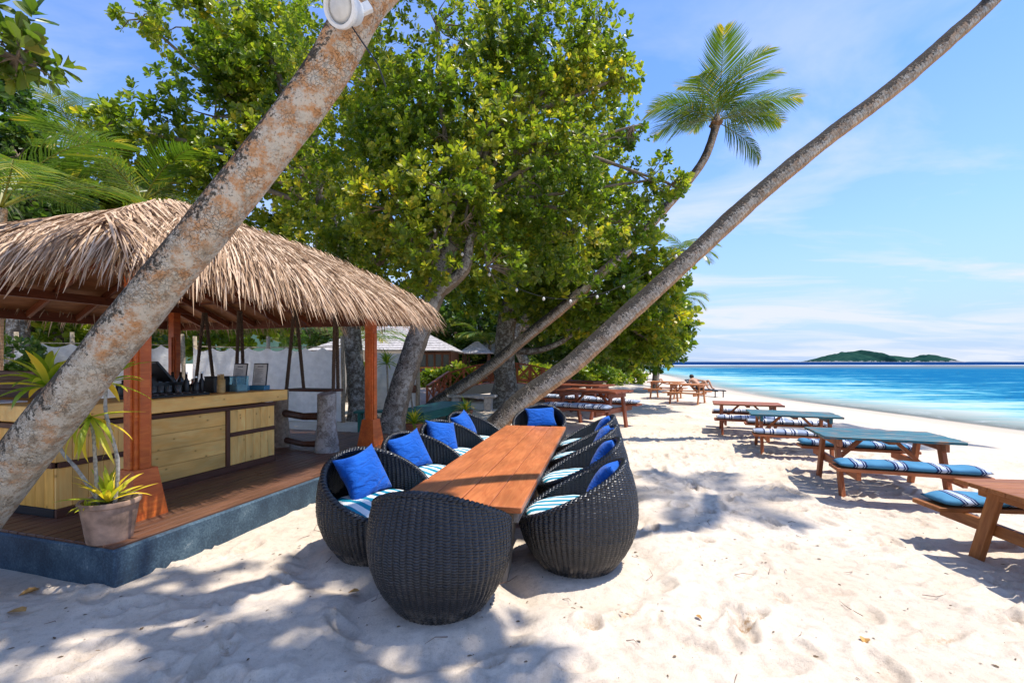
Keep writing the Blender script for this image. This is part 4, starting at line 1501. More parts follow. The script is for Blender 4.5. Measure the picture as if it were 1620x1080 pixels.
def build_chairs():
    shell, rim, seat, pad = chair_meshes()
    rz = math.atan2(TU.y, TU.x)
    ordn = ['nearest the camera', 'second from the camera', 'third from the camera', 'farthest from the camera']
    spots = []
    for i, p in enumerate(CH_LEFT):
        spots.append((p, rz - R(90) + R((-30, -22, -26, -20)[i]), f'on the table\'s left side, {ordn[i]}'))
    for i, p in enumerate(CH_RIGHT):
        spots.append((p, rz + R(90) + R((-4, 3, -3, 4)[i]), f'on the table\'s right side, {ordn[i]}'))
    spots.append((CH_FAR, rz + R(180), 'at the far table end, facing the camera'))
    spots.append((CH_NEAR, rz, 'at the near end of the table with its back to the camera'))
    spots.append((at(910, 604, 14.4), R(-50), 'standing far off among the stacked bar tables'))
    rr = random.Random(6)
    pil = [pillow_mesh('pillow', .45, .43, .19, M_BLUE, s) for s in range(4)]
    for i, (p, a, where) in enumerate(spots):
        z = .005 if i < 10 else gz(p.x, p.y)
        short = where.replace('standing ', '')
        t = thing('wicker_chair', f'black wicker ball chair {where}' if i != 9 else 'black wicker ball chair at the near end, back to the camera', 'chair', (p.x, p.y, z), a, 'wicker ball chairs')
        link('shell', shell, t)
        link('rim', rim, t)
        link('seat_base', seat, t)
        if i == 9:
            continue
        q = Vector((p.x, p.y, 0))
        f = Vector((math.cos(a), math.sin(a), 0))
        o = link('seat_cushion', pad)
        o.location = q + f * .022 + Vector((0, 0, z + .378))
        o.rotation_euler = (0, R(1), a + R(rr.uniform(-5, 5)))
        tag(o, f'teal striped seat cushion in the chair {short}', 'cushion', 'striped seat cushions')
        if i == 10:
            continue
        o = link('pillow', pil[i % 4] if i != 8 else pillow_mesh('pillow', .55, .36, .17, M_BLUE, 5))
        lean = R(27)
        yaw = a + R(90) + R(rr.uniform(-14, 14))
        o.matrix_world = Matrix.Translation(q - f * .205 + Vector((0, 0, z + .60))) @ Matrix.Rotation(yaw + math.pi, 4, 'Z') @ Matrix.Rotation(lean if True else 0, 4, 'X') @ Matrix.Rotation(R(rr.choice((-9, -5, 4, 8)) + rr.uniform(-3, 3)), 4, 'Y')
        tag(o, f'cobalt blue pillow in the chair {short}', 'pillow', 'blue scatter pillows')


# ------------------------------------------------------------------ picnic tables
def pad_mesh(name, ln, w, h, mat, seed):
    nx, ny = 44, 8
    u, v = np.linspace(-1, 1, nx), np.linspace(-1, 1, ny)
    U, Vv = np.meshgrid(u, v)
    f = np.clip((1 - np.abs(U) ** 12) * (1 - np.abs(Vv) ** 4), 0, 1) ** .5
    X = U * ln / 2
    Y = Vv * w / 2 * (1 - .16 * np.abs(U) ** 24) * (1 + .03 * vnoise(U * 4 + seed, Vv * 0 + seed))
    Zt = h * (.5 + .5 * f) * (1 + .16 * fbm(U * 4.2 + seed * 5, Vv * 1.2, 2, seed)) * (f > 0) + h * .5 * (f <= 0)
    Zb = h * .5 - h * .5 * f
    V = np.vstack([np.stack([X, Y, Zt], -1).reshape(-1, 3), np.stack([X, Y, Zb], -1).reshape(-1, 3)])
    I = np.arange(nx * ny).reshape(ny, nx)
    F1 = np.stack([I[:-1, :-1], I[:-1, 1:], I[1:, 1:], I[1:, :-1]], -1).reshape(-1, 4)
    me = mesh_np(name, V, np.vstack([F1, F1[:, ::-1] + nx * ny]), mat, smooth=True)
    bm = bmesh.new()
    bm.from_mesh(me)
    bmesh.ops.remove_doubles(bm, verts=bm.verts, dist=.0008)
    bm.to_mesh(me)
    bm.free()
    return me


def picnic(name, label, p, rz, top=M_PICNIC, tone=(1, 1, 1), scale=1.0, tilt=0.0, pads=None, end_teal=False, group='picnic tables along the beach', sink=.08, half=.42):
    g = gz(p[0], p[1])
    t = thing(name, label, 'picnic table', (p[0], p[1], g - sink * scale), rz, group)
    t.rotation_euler = (tilt, 0, rz)
    t.scale = (scale,) * 3
    Lt = 1.34
    fr = tone
    n = 6
    w = 2 * half / n
    rr = random.Random(int(p[1] * 100))
    for i in range(n):
        y = -half + w * (i + .5)
        j = rr.uniform(-.008, .008)
        board('top_board', (-Lt / 2 + j, y, .727), (Lt / 2 + j, y, .727 + rr.uniform(-.003, .003)), w - .008, .034, top, t, color=fr if top is M_PICNIC else None)
    for sx in (-1, 1):
        x = sx * .50
        board('end_rail', (x, -half + .03, .664), (x, half - .03, .664), .04, .088, top if end_teal else M_PICNIC, t, color=None if end_teal else fr)
        for sy in (-1, 1):
            board('leg', (x + sx * .0, sy * (half - .17), .69), (x, sy * (half + .06), -.08), .045, .095, M_PICNIC, t, up=(0, 1, 0), color=fr)
        xi = x - sx * .045
        board('cross_beam', (xi, -.80, .375), (xi, .80, .375), .042, .095, M_PICNIC, t, color=fr)
        board('brace', (x - sx * .07, 0, .40), (sx * .14, 0, .70), .07, .038, M_PICNIC, t, color=fr)
    board('batten', (0, -half + .04, .69), (0, half - .04, .69), .07, .036, M_PICNIC, t, color=fr)
    for sy in (-1, 1):
        for k in (-1, 1):
            board('bench_board', (-Lt / 2, sy * (.70 + k * .072), .442), (Lt / 2, sy * (.70 + k * .072), .442), .138, .036, M_PICNIC, t, color=fr)
    if pads:
        mat, where = pads
        for sy, wd in ((-1, 'near'), (1, 'far')):
            o = link('bench_cushion', pad_mesh('bench_cushion', Lt * .985, .30, .075, mat, int(p[1] * 7 + sy)))
            o.matrix_world = Matrix.Translation(t.location) @ Matrix.Rotation(rz, 4, 'Z') @ Matrix.Rotation(tilt, 4, 'X') @ Matrix.Scale(scale, 4) @ Matrix.Translation((rr.uniform(-.02, .05), sy * .70, .463))
            tag(o, f'striped cushion on {wd} bench of {where}', 'bench cushion', 'striped bench cushions')
    return t


def build_picnics():
    picnic('picnic_table', 'brown picnic table cut off by the right edge of the picture, nearest the camera', (4.15, 3.15), R(-5), tone=(.75, .85, .6), sink=.11, pads=(M_PAD, 'the brown picnic table nearest the camera'))
    picnic('picnic_table', 'red brown picnic table with large worn teal painted top, second from the camera', (4.46, 5.55), R(-19), top=M_TEAL, pads=(M_PAD, 'the large teal topped picnic table'))
    picnic('picnic_table', 'red brown picnic table with teal top and teal end boards, third from the camera', (4.88, 7.95), R(-22), top=M_TEAL, end_teal=True, pads=(M_PADG, 'the teal table with teal ends'))
    picnic('picnic_table', 'plain red brown picnic table with cushions behind the two teal topped tables', (5.15, 10.0), R(-22), tone=(.8, .75, .75), pads=(M_PADG, 'the plain table behind the teal ones'))
    picnic('picnic_table', 'pale bare picnic table far down the beach without cushions, right one of two', (6.55, 17.0), R(-38), tone=(1.25, 1.6, 1.6), sink=.02)
    picnic('picnic_table', 'pale bare picnic table far down the beach without cushions, left one of two', (6.55, 19.4), R(-38), tone=(1.2, 1.5, 1.5), sink=.02)
    grp = 'tall bar tables beyond the dining table'
    picnic('picnic_table', 'tall dark red picnic table with cushions right behind the far wicker chair', (1.90, 10.75), R(-37), tone=(.62, .5, .5), scale=1.22, pads=(M_PADG, 'the tall table behind the far wicker chair'), group=grp, sink=.02)
    picnic('picnic_table', 'tall dark red picnic table in the middle of the row behind the dining table', (1.95, 12.9), R(-37), tone=(.58, .46, .46), scale=1.22, pads=(M_PADG, 'the middle tall dark red picnic table'), group=grp, sink=.02)
    picnic('picnic_table', 'tall dark red picnic table farthest back in the row behind the dining table', (2.25, 15.4), R(-37), tone=(.55, .42, .42), scale=1.22, group=grp, sink=.02)


build_bar()
build_bar_items()
build_swings()
build_dining_table()
build_chairs()
build_picnics()


# ------------------------------------------------------------------ trees
def trunk_mesh(name, pts, mat, rings=90, sides=28, lump=.06, weather=(-.5, -.2, .85), flare=0.0, seed=0, bulge=0.0):
    """pts: (x, y, z, radius) along the trunk. Lumpy surface, with attributes for the bark."""
    C = catmull(pts, rings)
    P, Rd = C[:, :3], C[:, 3]
    seg = np.linalg.norm(np.diff(P, axis=0), axis=1)
    met = np.concatenate([[0], np.cumsum(seg)])
    T = np.gradient(P, axis=0)
    T /= np.linalg.norm(T, axis=1)[:, None]
    ref = np.array([.3, -.9, .2])
    V, we, al, mt = [], [], [], []
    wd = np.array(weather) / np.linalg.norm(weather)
    th = np.arange(sides) * 2 * math.pi / sides
    for i in range(rings):
        a = ref - T[i] * ref.dot(T[i])
        a /= np.linalg.norm(a)
        ref = a
        c = np.cross(T[i], a)
        nrm = np.cos(th)[:, None] * a + np.sin(th)[:, None] * c
        lm = 1 + lump * fbm(np.cos(th) * 1.4 + seed * 3 + met[i] * .9, np.sin(th) * 1.4 + met[i] * 1.7, 3, seed) + .35 * lump * vnoise(np.cos(th) * 5 + met[i] * 6, np.sin(th) * 5 + met[i] * 5, seed + 5)
        if bulge:
            lm = lm + bulge * (np.abs(math.sin(met[i] * math.pi / .085)) - .5)
        if flare:
            k = math.exp(-met[i] / flare)
            lm = lm * (1 + .55 * k) + .22 * k * np.maximum(0, np.sin(th * 4 + seed)) ** 2
        V.append(P[i] + nrm * (Rd[i] * lm)[:, None])
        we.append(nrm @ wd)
        al.append(np.full(sides, met[i] / met[-1]))
        mt.append(np.full(sides, met[i]))
    V = np.concatenate(V)
    I = np.arange(rings * sides).reshape(rings, sides)
    J = np.roll(I, -1, 1)
    F = np.stack([I[:-1], J[:-1], J[1:], I[1:]], -1).reshape(-1, 4)
    return mesh_np(name, V, F, mat, {'along': np.concatenate(al), 'weather': np.concatenate(we), 'metres': np.concatenate(mt)}, smooth=True)


LEAF_UV = np.array([(0, 0), (.30, .17), (.62, .31), (.90, .24), (1.0, 0.0), (.90, -.24), (.62, -.31), (.30, -.17)])     # obovate outline: along, across


def leaves_mesh(name, base, axis, up, size, tone, mat, fold=.20, width=1.0):
    """base (n,3), axis (n,3) leaf direction, up (n,3) face normal hint; one six-point folded leaf each."""
    n = len(base)
    side = np.cross(axis, up)
    side /= np.linalg.norm(side, axis=1)[:, None] + 1e-9
    nr = np.cross(side, axis)
    al, ac = LEAF_UV[:, 0], LEAF_UV[:, 1] * width
    lift = np.abs(ac) * fold - .14 * al ** 2
    V = base[:, None, :] + size[:, None, None] * (al[None, :, None] * axis[:, None, :] + ac[None, :, None] * side[:, None, :] + lift[None, :, None] * nr[:, None, :])
    V = V.reshape(-1, 3)
    b = (np.arange(n) * 8)[:, None]
    F = np.concatenate([b + np.array([[0, 4, 3, 2, 1]]), b + np.array([[0, 7, 6, 5, 4]])], 0)
    return mesh_np(name, V, F, mat, {'leaf_tone': np.repeat(tone, 8)})


def unit(a):
    return a / (np.linalg.norm(a, axis=1)[:, None] + 1e-9)


def crown_data(lobes, n_cl, leaf, per=10, seed=0, shell=.45, gap=.10, gap_f=1.6, flat=0.0):
    """Rosettes of leaves through the lobes (x,y,z,rx,ry,rz): denser near the lobe skin, with gaps between clumps."""
    rg = np.random.default_rng(seed)
    Lb = np.array(lobes, float)
    wgt = (Lb[:, 3] * Lb[:, 5]) ** 1.0
    wgt /= wgt.sum()
    k = rg.choice(len(Lb), n_cl * 2, p=wgt)
    d = unit(rg.normal(0, 1, (len(k), 3)))
    rad = shell + (1 - shell) * rg.random(len(k)) ** .6
    lump = 1 + .20 * vnoise3(d * 2.3 + k[:, None] * 1.7, 1.0, 3) + .14 * vnoise3(d * 5 + k[:, None] * 3.1, 1.0, 8)
    p = Lb[k, :3] + d * Lb[k, 3:6] * (rad * lump)[:, None]
    keep = (vnoise3(p, gap_f, seed + 2) + .55 * vnoise3(p, gap_f * 2.3, seed + 7)) > gap - .42
    keep &= p[:, 2] > .4
    p, d = p[keep][:n_cl], d[keep][:n_cl]
    ax = unit(d * .55 + np.array([0, 0, .55]) + rg.normal(0, .38, p.shape))
    m = len(p)
    cl_tone = np.clip(.52 + .34 * vnoise3(p, .9, 11) + rg.normal(0, .10, m), 0, 1)
    cl_size = leaf * rg.uniform(.55, 1.3, m)
    B, A, U, S, T = [], [], [], [], []
    ref = unit(np.cross(ax, unit(rg.normal(0, 1, ax.shape))))
    ref2 = np.cross(ax, ref)
    for i in range(per):
        th = i * 2.39996 + rg.uniform(0, .6, m)
        tilt = np.clip(.30 + 1.15 * (i / per) + rg.normal(0, .16, m), .1, 1.8)
        out = ref * np.cos(th)[:, None] + ref2 * np.sin(th)[:, None]
        a = unit(ax * np.cos(tilt)[:, None] + out * np.sin(tilt)[:, None] + np.array([0, 0, -.10]))
        B.append(p + ax * ((.5 - i / per) * .45 * cl_size)[:, None] + out * (.04 * cl_size)[:, None])
        A.append(a)
        U.append(unit(ax + out * -.25 + rg.normal(0, .22, p.shape)))
        S.append(cl_size * rg.uniform(.65, 1.15, m))
        T.append(np.clip(cl_tone + rg.normal(0, .13, m) + .10 * (.5 - i / per), 0, .999))
    return p, np.concatenate(B), np.concatenate(A), np.concatenate(U), np.concatenate(S), np.concatenate(T)


def twigs(mb, p_from, targets, rg, r0=.02):
    for q in targets:
        a, b = Vector(p_from), Vector(q)
        m = (a + b) / 2 + Vector((rg.normal(0, .15), rg.normal(0, .15), rg.normal(0.08, .12))) * (b - a).length * .5
        mb.tube([a, a.lerp(m, .6), m, m.lerp(b, .6), b], [r0, r0 * .8, r0 * .6, r0 * .4, r0 * .2], 5, False)


def tree(name, label, group, trunk_pts, lobes, n_cl, leaf, mat=None, bark=None, per=10, seed=0, flare=.5, lump=.10, limb_from=.7, limb_r=.10, cat='tree', extra=(), gap=.10, shell=.45, width=1.0, limbs=True, gap_f=1.6):
    base = Vector(trunk_pts[0][:3])
    t = thing(name, label, cat, base, 0, group)
    off = np.array([base.x, base.y, base.z, 0])
    tp = np.array(trunk_pts, float) - off
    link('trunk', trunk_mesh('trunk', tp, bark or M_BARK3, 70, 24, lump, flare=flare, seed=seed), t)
    for e in extra:
        link('branch', trunk_mesh('branch', np.array(e, float) - off, bark or M_BARK3, 40, 14, .08, seed=seed + 4), t)
    p, B, A, U, S, T = crown_data(lobes, n_cl, leaf, per, seed, shell=shell, gap=gap, gap_f=gap_f)
    o3 = off[:3]
    crown = link('crown', leaves_mesh('crown', B - o3, A, U, S, T, mat or M_LEAF, width=width), t)
    tag(crown, kind='stuff')
    if limbs:
        rg = np.random.default_rng(seed + 50)
        C = catmull(trunk_pts, 60)
        for i, lb in enumerate(lobes):
            c = np.array(lb[:3])
            k = int(60 * min(.98, limb_from + .28 * (i / max(1, len(lobes)))))
            k = min(59, k)
            s = C[k, :3]
            mid = (s + c) / 2 + rg.normal(0, .18, 3) + np.array([0, 0, .15])
            mb = MB()
            mb.tube([Vector(s - o3), Vector((s * .6 + mid * .4) - o3), Vector(mid - o3), Vector((mid * .4 + c * .6) - o3), Vector(c - o3)], [limb_r, limb_r * .8, limb_r * .62, limb_r * .45, limb_r * .3], 7, False)
            near = p[np.argsort(np.linalg.norm((p - c) / np.array(lb[3:6]), axis=1) + rg.random(len(p)) * .8)][:14]
            twigs(mb, c - o3, near - o3, rg, limb_r * .28)
            mb.build('branch', M_TWIG, t, True)
    return t


def lobe(px, py, d, rx, ry, rd=None):
    c = at(px, py, d)
    return (c.x, c.y, c.z, rx * d / 720, (rd if rd else (rx + ry) / 2) * d / 720, ry * d / 720)


def build_trees():
    # the big almond tree whose mossy trunk leans behind the far post
    tree('almond_tree', 'big broadleaf almond tree with mossy trunk leaning just behind the far bar post', 'broadleaf shade trees',
         [(-2.38, 8.7, -.1, .25), (-2.28, 8.7, .5, .21), (-1.95, 8.75, 1.6, .20), (-1.50, 8.85, 2.9, .20), (-1.2, 9.1, 4.0, .16), (-.7, 9.4, 5.4, .15), (-.4, 9.6, 7.0, .10)],
         [lobe(690, 40, 9.6, 150, 110), lobe(845, 60, 10, 120, 95), lobe(945, 40, 10, 50, 60), lobe(905, 130, 10, 70, 50), lobe(700, 215, 9.2, 140, 100), lobe(830, 290, 9.4, 130, 100), lobe(940, 225, 9.5, 95, 60), lobe(1025, 285, 9.6, 60, 38), lobe(900, 375, 10, 125, 80), lobe(985, 350, 10, 65, 50), lobe(735, 380, 9.6, 120, 90), lobe(560, 290, 10.4, 110, 130), lobe(540, 110, 10.8, 100, 100), lobe(760, 160, 10.8, 200, 150), lobe(700, 320, 11.2, 170, 120), lobe(830, 180, 11.4, 180, 130), lobe(600, 420, 10.8, 110, 80), lobe(1000, 200, 9.4, 45, 35), lobe(650, 395, 8.4, 70, 55), lobe(700, 310, 8.2, 90, 70), lobe(610, 330, 8.6, 70, 60), lobe(770, 420, 8.4, 60, 45), lobe(1062, 292, 9.6, 32, 20), lobe(985, 120, 9.8, 25, 30), lobe(690, 405, 8.0, 55, 50), lobe(650, 450, 8.2, 40, 30), lobe(735, 350, 8.2, 55, 50)],
         11200, .118, M_LEAF, M_BARK4, seed=1, flare=.35, limb_r=.07, per=10, gap=.22, gap_f=1.25, width=.88, shell=.55,
         extra=[[(-1.45, 8.85, 2.9, .16), (-.9, 8.6, 3.3, .11), (-.75, 8.5, 3.9, .07), (-.3, 8.4, 4.5, .04)]])
    tree('almond_tree', 'broadleaf tree with straight dark trunk behind the rope swing, airy crown over the bar roof', 'broadleaf shade trees',
         [(-3.95, 12.1, -.1, .28), (-4.1, 12.1, .8, .23), (-4.3, 12.2, 2.4, .22), (-4.6, 12.4, 4.2, .22), (-5.2, 12.6, 6.2, .15), (-5.6, 12.8, 8, .1)],
         [lobe(430, 100, 13, 100, 90), lobe(340, 185, 13, 100, 85), lobe(245, 225, 12.8, 75, 60), lobe(310, 45, 13.3, 90, 50), lobe(225, 30, 13.3, 40, 30), lobe(430, 290, 12.8, 130, 85), lobe(170, 200, 12.5, 45, 40), lobe(500, 410, 13.2, 110, 80), lobe(380, 20, 13.5, 90, 60), lobe(330, 270, 13, 70, 45), lobe(480, 200, 14, 120, 120), lobe(390, 110, 13, 60, 60)],
         4000, .17, M_LEAF, M_BARK3, seed=2, flare=.4, limb_r=.10, gap=.22)
    tree('takamaka_tree', 'large takamaka tree with thick buttressed trunk beside the arched red bridge', 'broadleaf shade trees',
         [(-.22, 15.2, -.1, .48), (-.2, 15.2, .7, .36), (-.25, 15.25, 1.7, .33), (-.2, 15.3, 2.8, .32), (.2, 15.4, 4.4, .25), (.9, 15.6, 6.2, .16)],
         [lobe(800, 430, 15, 140, 75), lobe(930, 470, 15.2, 110, 80), lobe(1015, 500, 15.6, 75, 70), lobe(1050, 430, 15.6, 42, 35), lobe(1035, 545, 16, 50, 35), lobe(960, 540, 16.5, 60, 30), lobe(870, 330, 16, 130, 110), lobe(1000, 400, 15.6, 50, 50)],
         3700, .20, M_LEAF, M_BARK3, seed=3, flare=.6, limb_r=.12, gap=.12,
         extra=[[(-.2, 15.25, 2.0, .14), (.7, 15.0, 1.9, .11), (1.6, 15.0, 2.2, .09), (2.4, 15.2, 2.8, .06)]])
    tree('almond_tree', 'broadleaf tree with thin dark curved trunk behind the takamaka tree, crown reaching the beach', 'broadleaf shade trees',
         [(.9, 24, 0, .35), (.7, 24, 1.4, .28), (.2, 24.2, 3, .24), (1.4, 24.5, 5, .16)],
         [lobe(1030, 545, 24, 62, 42), lobe(965, 530, 24, 60, 45), lobe(1055, 500, 24, 40, 36), lobe(900, 520, 25, 70, 50), lobe(850, 470, 26, 90, 70), lobe(1000, 560, 23, 40, 22)],
         2400, .27, M_LEAFD, M_BARK3, seed=4, limb_r=.12)
    # the tree whose boughs hang into the top left corner, behind and above the camera
    tree('almond_tree', 'broadleaf tree beside the camera whose high crown shades the foreground sand', 'broadleaf shade trees',
         [(-5.2, .4, -.1, .34), (-5.1, .4, 1.4, .28), (-4.8, .5, 3.2, .24), (-4.3, .7, 5.2, .18), (-3.6, 1.0, 6.8, .12)],
         [(-1.6, 1.4, 8.6, 1.3, 1.2, .6), (-.3, 1.1, 9.0, 1.3, 1.1, .6), (.9, 1.3, 9.2, 1.2, 1.2, .6), (1.9, .8, 9.0, 1.1, .9, .5), (1.9, 2.1, 9.2, 1.0, .9, .5), (2.6, 1.4, 9.1, .8, .8, .4), (-3.2, 1.0, 7.2, 1.2, .9, .6)],
         1150, .17, M_LEAFD, M_BARK3, seed=5, limb_r=.06, per=8, gap=.12)
    tree('almond_tree', 'dark leaved tree with a bough hanging into the top left corner near the camera', 'broadleaf shade trees',
         [(-6.4, 3.2, -.1, .22), (-6.3, 3.2, 1.8, .18), (-5.9, 3.3, 3.6, .14), (-5.2, 3.4, 4.6, .09)],
         [(-4.05, 3.40, 4.05, .42, .35, .26), (-3.75, 3.45, 3.85, .26, .25, .16), (-4.5, 3.3, 4.35, .55, .5, .4), (-5.3, 3.4, 4.9, .8, .7, .5)],
         330, .115, M_LEAFD, M_BARK3, seed=15, limb_r=.05, per=10, gap=.0)
    # dense trees behind the bar and along the garden
    tree('garden_tree', 'dark dense tree at the left edge behind the thatch roof', 'garden trees behind the bar',
         [(-14.0, 13, 0, .3), (-14.1, 13, 2.5, .24), (-14, 13, 5, .16)],
         [lobe(0, 190, 13, 70, 70), lobe(-40, 260, 13, 110, 80), lobe(30, 250, 12.6, 55, 60), lobe(-20, 120, 13, 45, 35), lobe(60, 330, 13, 80, 60)],
         1300, .20, M_LEAFD, M_BARK3, seed=6, limb_r=.1, gap=.0)
    spec = [(40, 300, 14.5, 120, 70, 'lime green bushy tree low behind the left end of the thatch roof', M_LEAFY), (170, 300, 15.5, 110, 60, 'yellow green bushy tree behind the middle of the thatch roof', M_LEAFY), (90, 480, 15, 130, 60, 'leafy tree behind the left white canvas screen', M_LEAFY), (330, 480, 16, 150, 60, 'bright leafy tree behind the middle white canvas screen', M_LEAFY), (560, 490, 31, 120, 60, 'dark leafy tree behind the grey roofed bungalow', M_LEAFD),
            (680, 490, 32, 90, 60, 'dark tree above the right end of the bungalow roof', M_LEAFD), (760, 500, 30, 80, 70, 'dark tree behind the small thatched gazebos', M_LEAFD), (840, 520, 32, 90, 75, 'dark tree in the garden right of the takamaka trunk', M_LEAFD), (920, 540, 36, 90, 60, 'dark tree farthest along the beach edge', M_LEAFD), (490, 440, 30, 120, 90, 'dark tree between the bar roof and the bungalow', M_LEAFD)]
    for i, (px, py, d, rx, ry, lab, mt) in enumerate(spec):
        c = at(px, py, d)
        g = gz(c.x, c.y)
        tree('garden_tree', lab, 'garden trees behind the bar', [(c.x, d, g - .1, .2), (c.x + .1, d, g + 1, .16), (c.x, d, max(1.6, c.z), .1)],
             [lobe(px, py, d, rx * .7, ry * .8), lobe(px - rx * .5, py + ry * .35, d, rx * .5, ry * .6), lobe(px + rx * .5, py + ry * .3, d + .5, rx * .5, ry * .6), lobe(px, py + ry * .9, d - .3, rx * .6, ry * .5)],
             int(520 + 2.2 * rx), .15 + .006 * d, mt, M_BARK3, seed=20 + i, limb_r=.06, gap=-.05, flare=.3)


def frond_mesh(name, ln, droop, seed, mat=None, leaflets=46, lw=.030, llen=.36, hang=.5, start=.16):
    """A coconut frond growing along +X from the origin, arching down; leaflets hang from both sides of the rib."""
    rg = np.random.default_rng(seed)
    n = 24
    pts = []
    x = z = 0.0
    ang = 0.0
    for i in range(n + 1):
        u = i / n
        pts.append((x, 0.06 * ln * math.sin(u * 2.2 + seed) * u, z))
        a = -droop * u ** 1.5
        x += ln / n * math.cos(a)
        z += ln / n * math.sin(a)
    P = np.array(pts)
    V, F, T = [], [], []
    r0 = .020 * ln / 2.2
    for i in range(n + 1):
        r = r0 * (1 - .88 * i / n)
        for k in range(4):
            th = math.pi / 2 * k + .78
            V.append(P[i] + np.array([0, math.cos(th) * r, math.sin(th) * r * .8]))
            T.append(.80)
    for i in range(n):
        for k in range(4):
            F.append((i * 4 + k, i * 4 + (k + 1) % 4, (i + 1) * 4 + (k + 1) % 4, (i + 1) * 4 + k))
    for s in (-1, 1):
        for j in range(leaflets):
            u = start + (1 - start) * (j + rg.uniform(-.25, .25)) / leaflets
            u = min(.995, max(start, u))
            f = u * n
            i = min(n - 1, int(f))
            p = P[i] + (P[i + 1] - P[i]) * (f - i)
            t = (P[min(n, i + 1)] - P[i])
            t = t / np.linalg.norm(t)
            nr = np.array([-t[2], 0, t[0]])
            sd = np.array([0, s, 0])
            l = ln * llen * (math.sin(math.pi * (u * .80 + .17)) ** .8) * rg.uniform(.88, 1.08)
            fwd = .45 + .75 * u
            d = sd * 1.0 + t * fwd + nr * rg.uniform(.15, .35)
            d = d / np.linalg.norm(d)
            w = lw * ln / 2.2
            b = len(V)
            tone = np.clip(rg.normal(.45, .13) + (.35 if u > .9 else 0) + (.3 if rg.random() < .06 else 0), 0, .999)
            for m, (q, ww) in enumerate(((0, .55), (.35, 1), (.7, .8), (1, .06))):
                c = p + d * l * q + np.array([0, 0, -hang * l * q * q])
                wv = np.cross(d, sd * .2 + nr)
                wv = wv / (np.linalg.norm(wv) + 1e-9)
                V.append(c + wv * w * ww / 2 + nr * 0)
                V.append(c - wv * w * ww / 2)
                T += [tone, tone]
            for m in range(3):
                q = b + 2 * m
                F.append((q, q + 1, q + 3, q + 2))
    return mesh_np(name, np.array(V), np.array(F), mat or M_FROND, {'leaf_tone': np.array(T)})


_fr = {}


def fronds(parent, top, spec, mat=None, leaflets=46, **kw):
    """spec: (azimuth deg, elevation deg, length, droop, roll)"""
    for i, (az, el, ln, dr, roll) in enumerate(spec):
        key = (round(ln, 2), round(dr, 2), i % 3, leaflets, (mat or M_FROND).name)
        me = _fr.get(key)
        if me is None:
            me = _fr[key] = frond_mesh('frond', ln, dr, i % 3 + 1, mat, leaflets, **kw)
        o = link('frond', me, parent)
        o.matrix_basis = Matrix.Translation(Vector(top)) @ Matrix.Rotation(R(az), 4, 'Z') @ Matrix.Rotation(R(-el), 4, 'Y') @ Matrix.Rotation(R(roll), 4, 'X')


def palm_trunk(t, pts, bark, sides=28, rings=120, **kw):
    base = np.array([*t.location, 0])
    return link('trunk', trunk_mesh('trunk', np.array(pts, float) - base, bark, rings, sides, **kw), t)


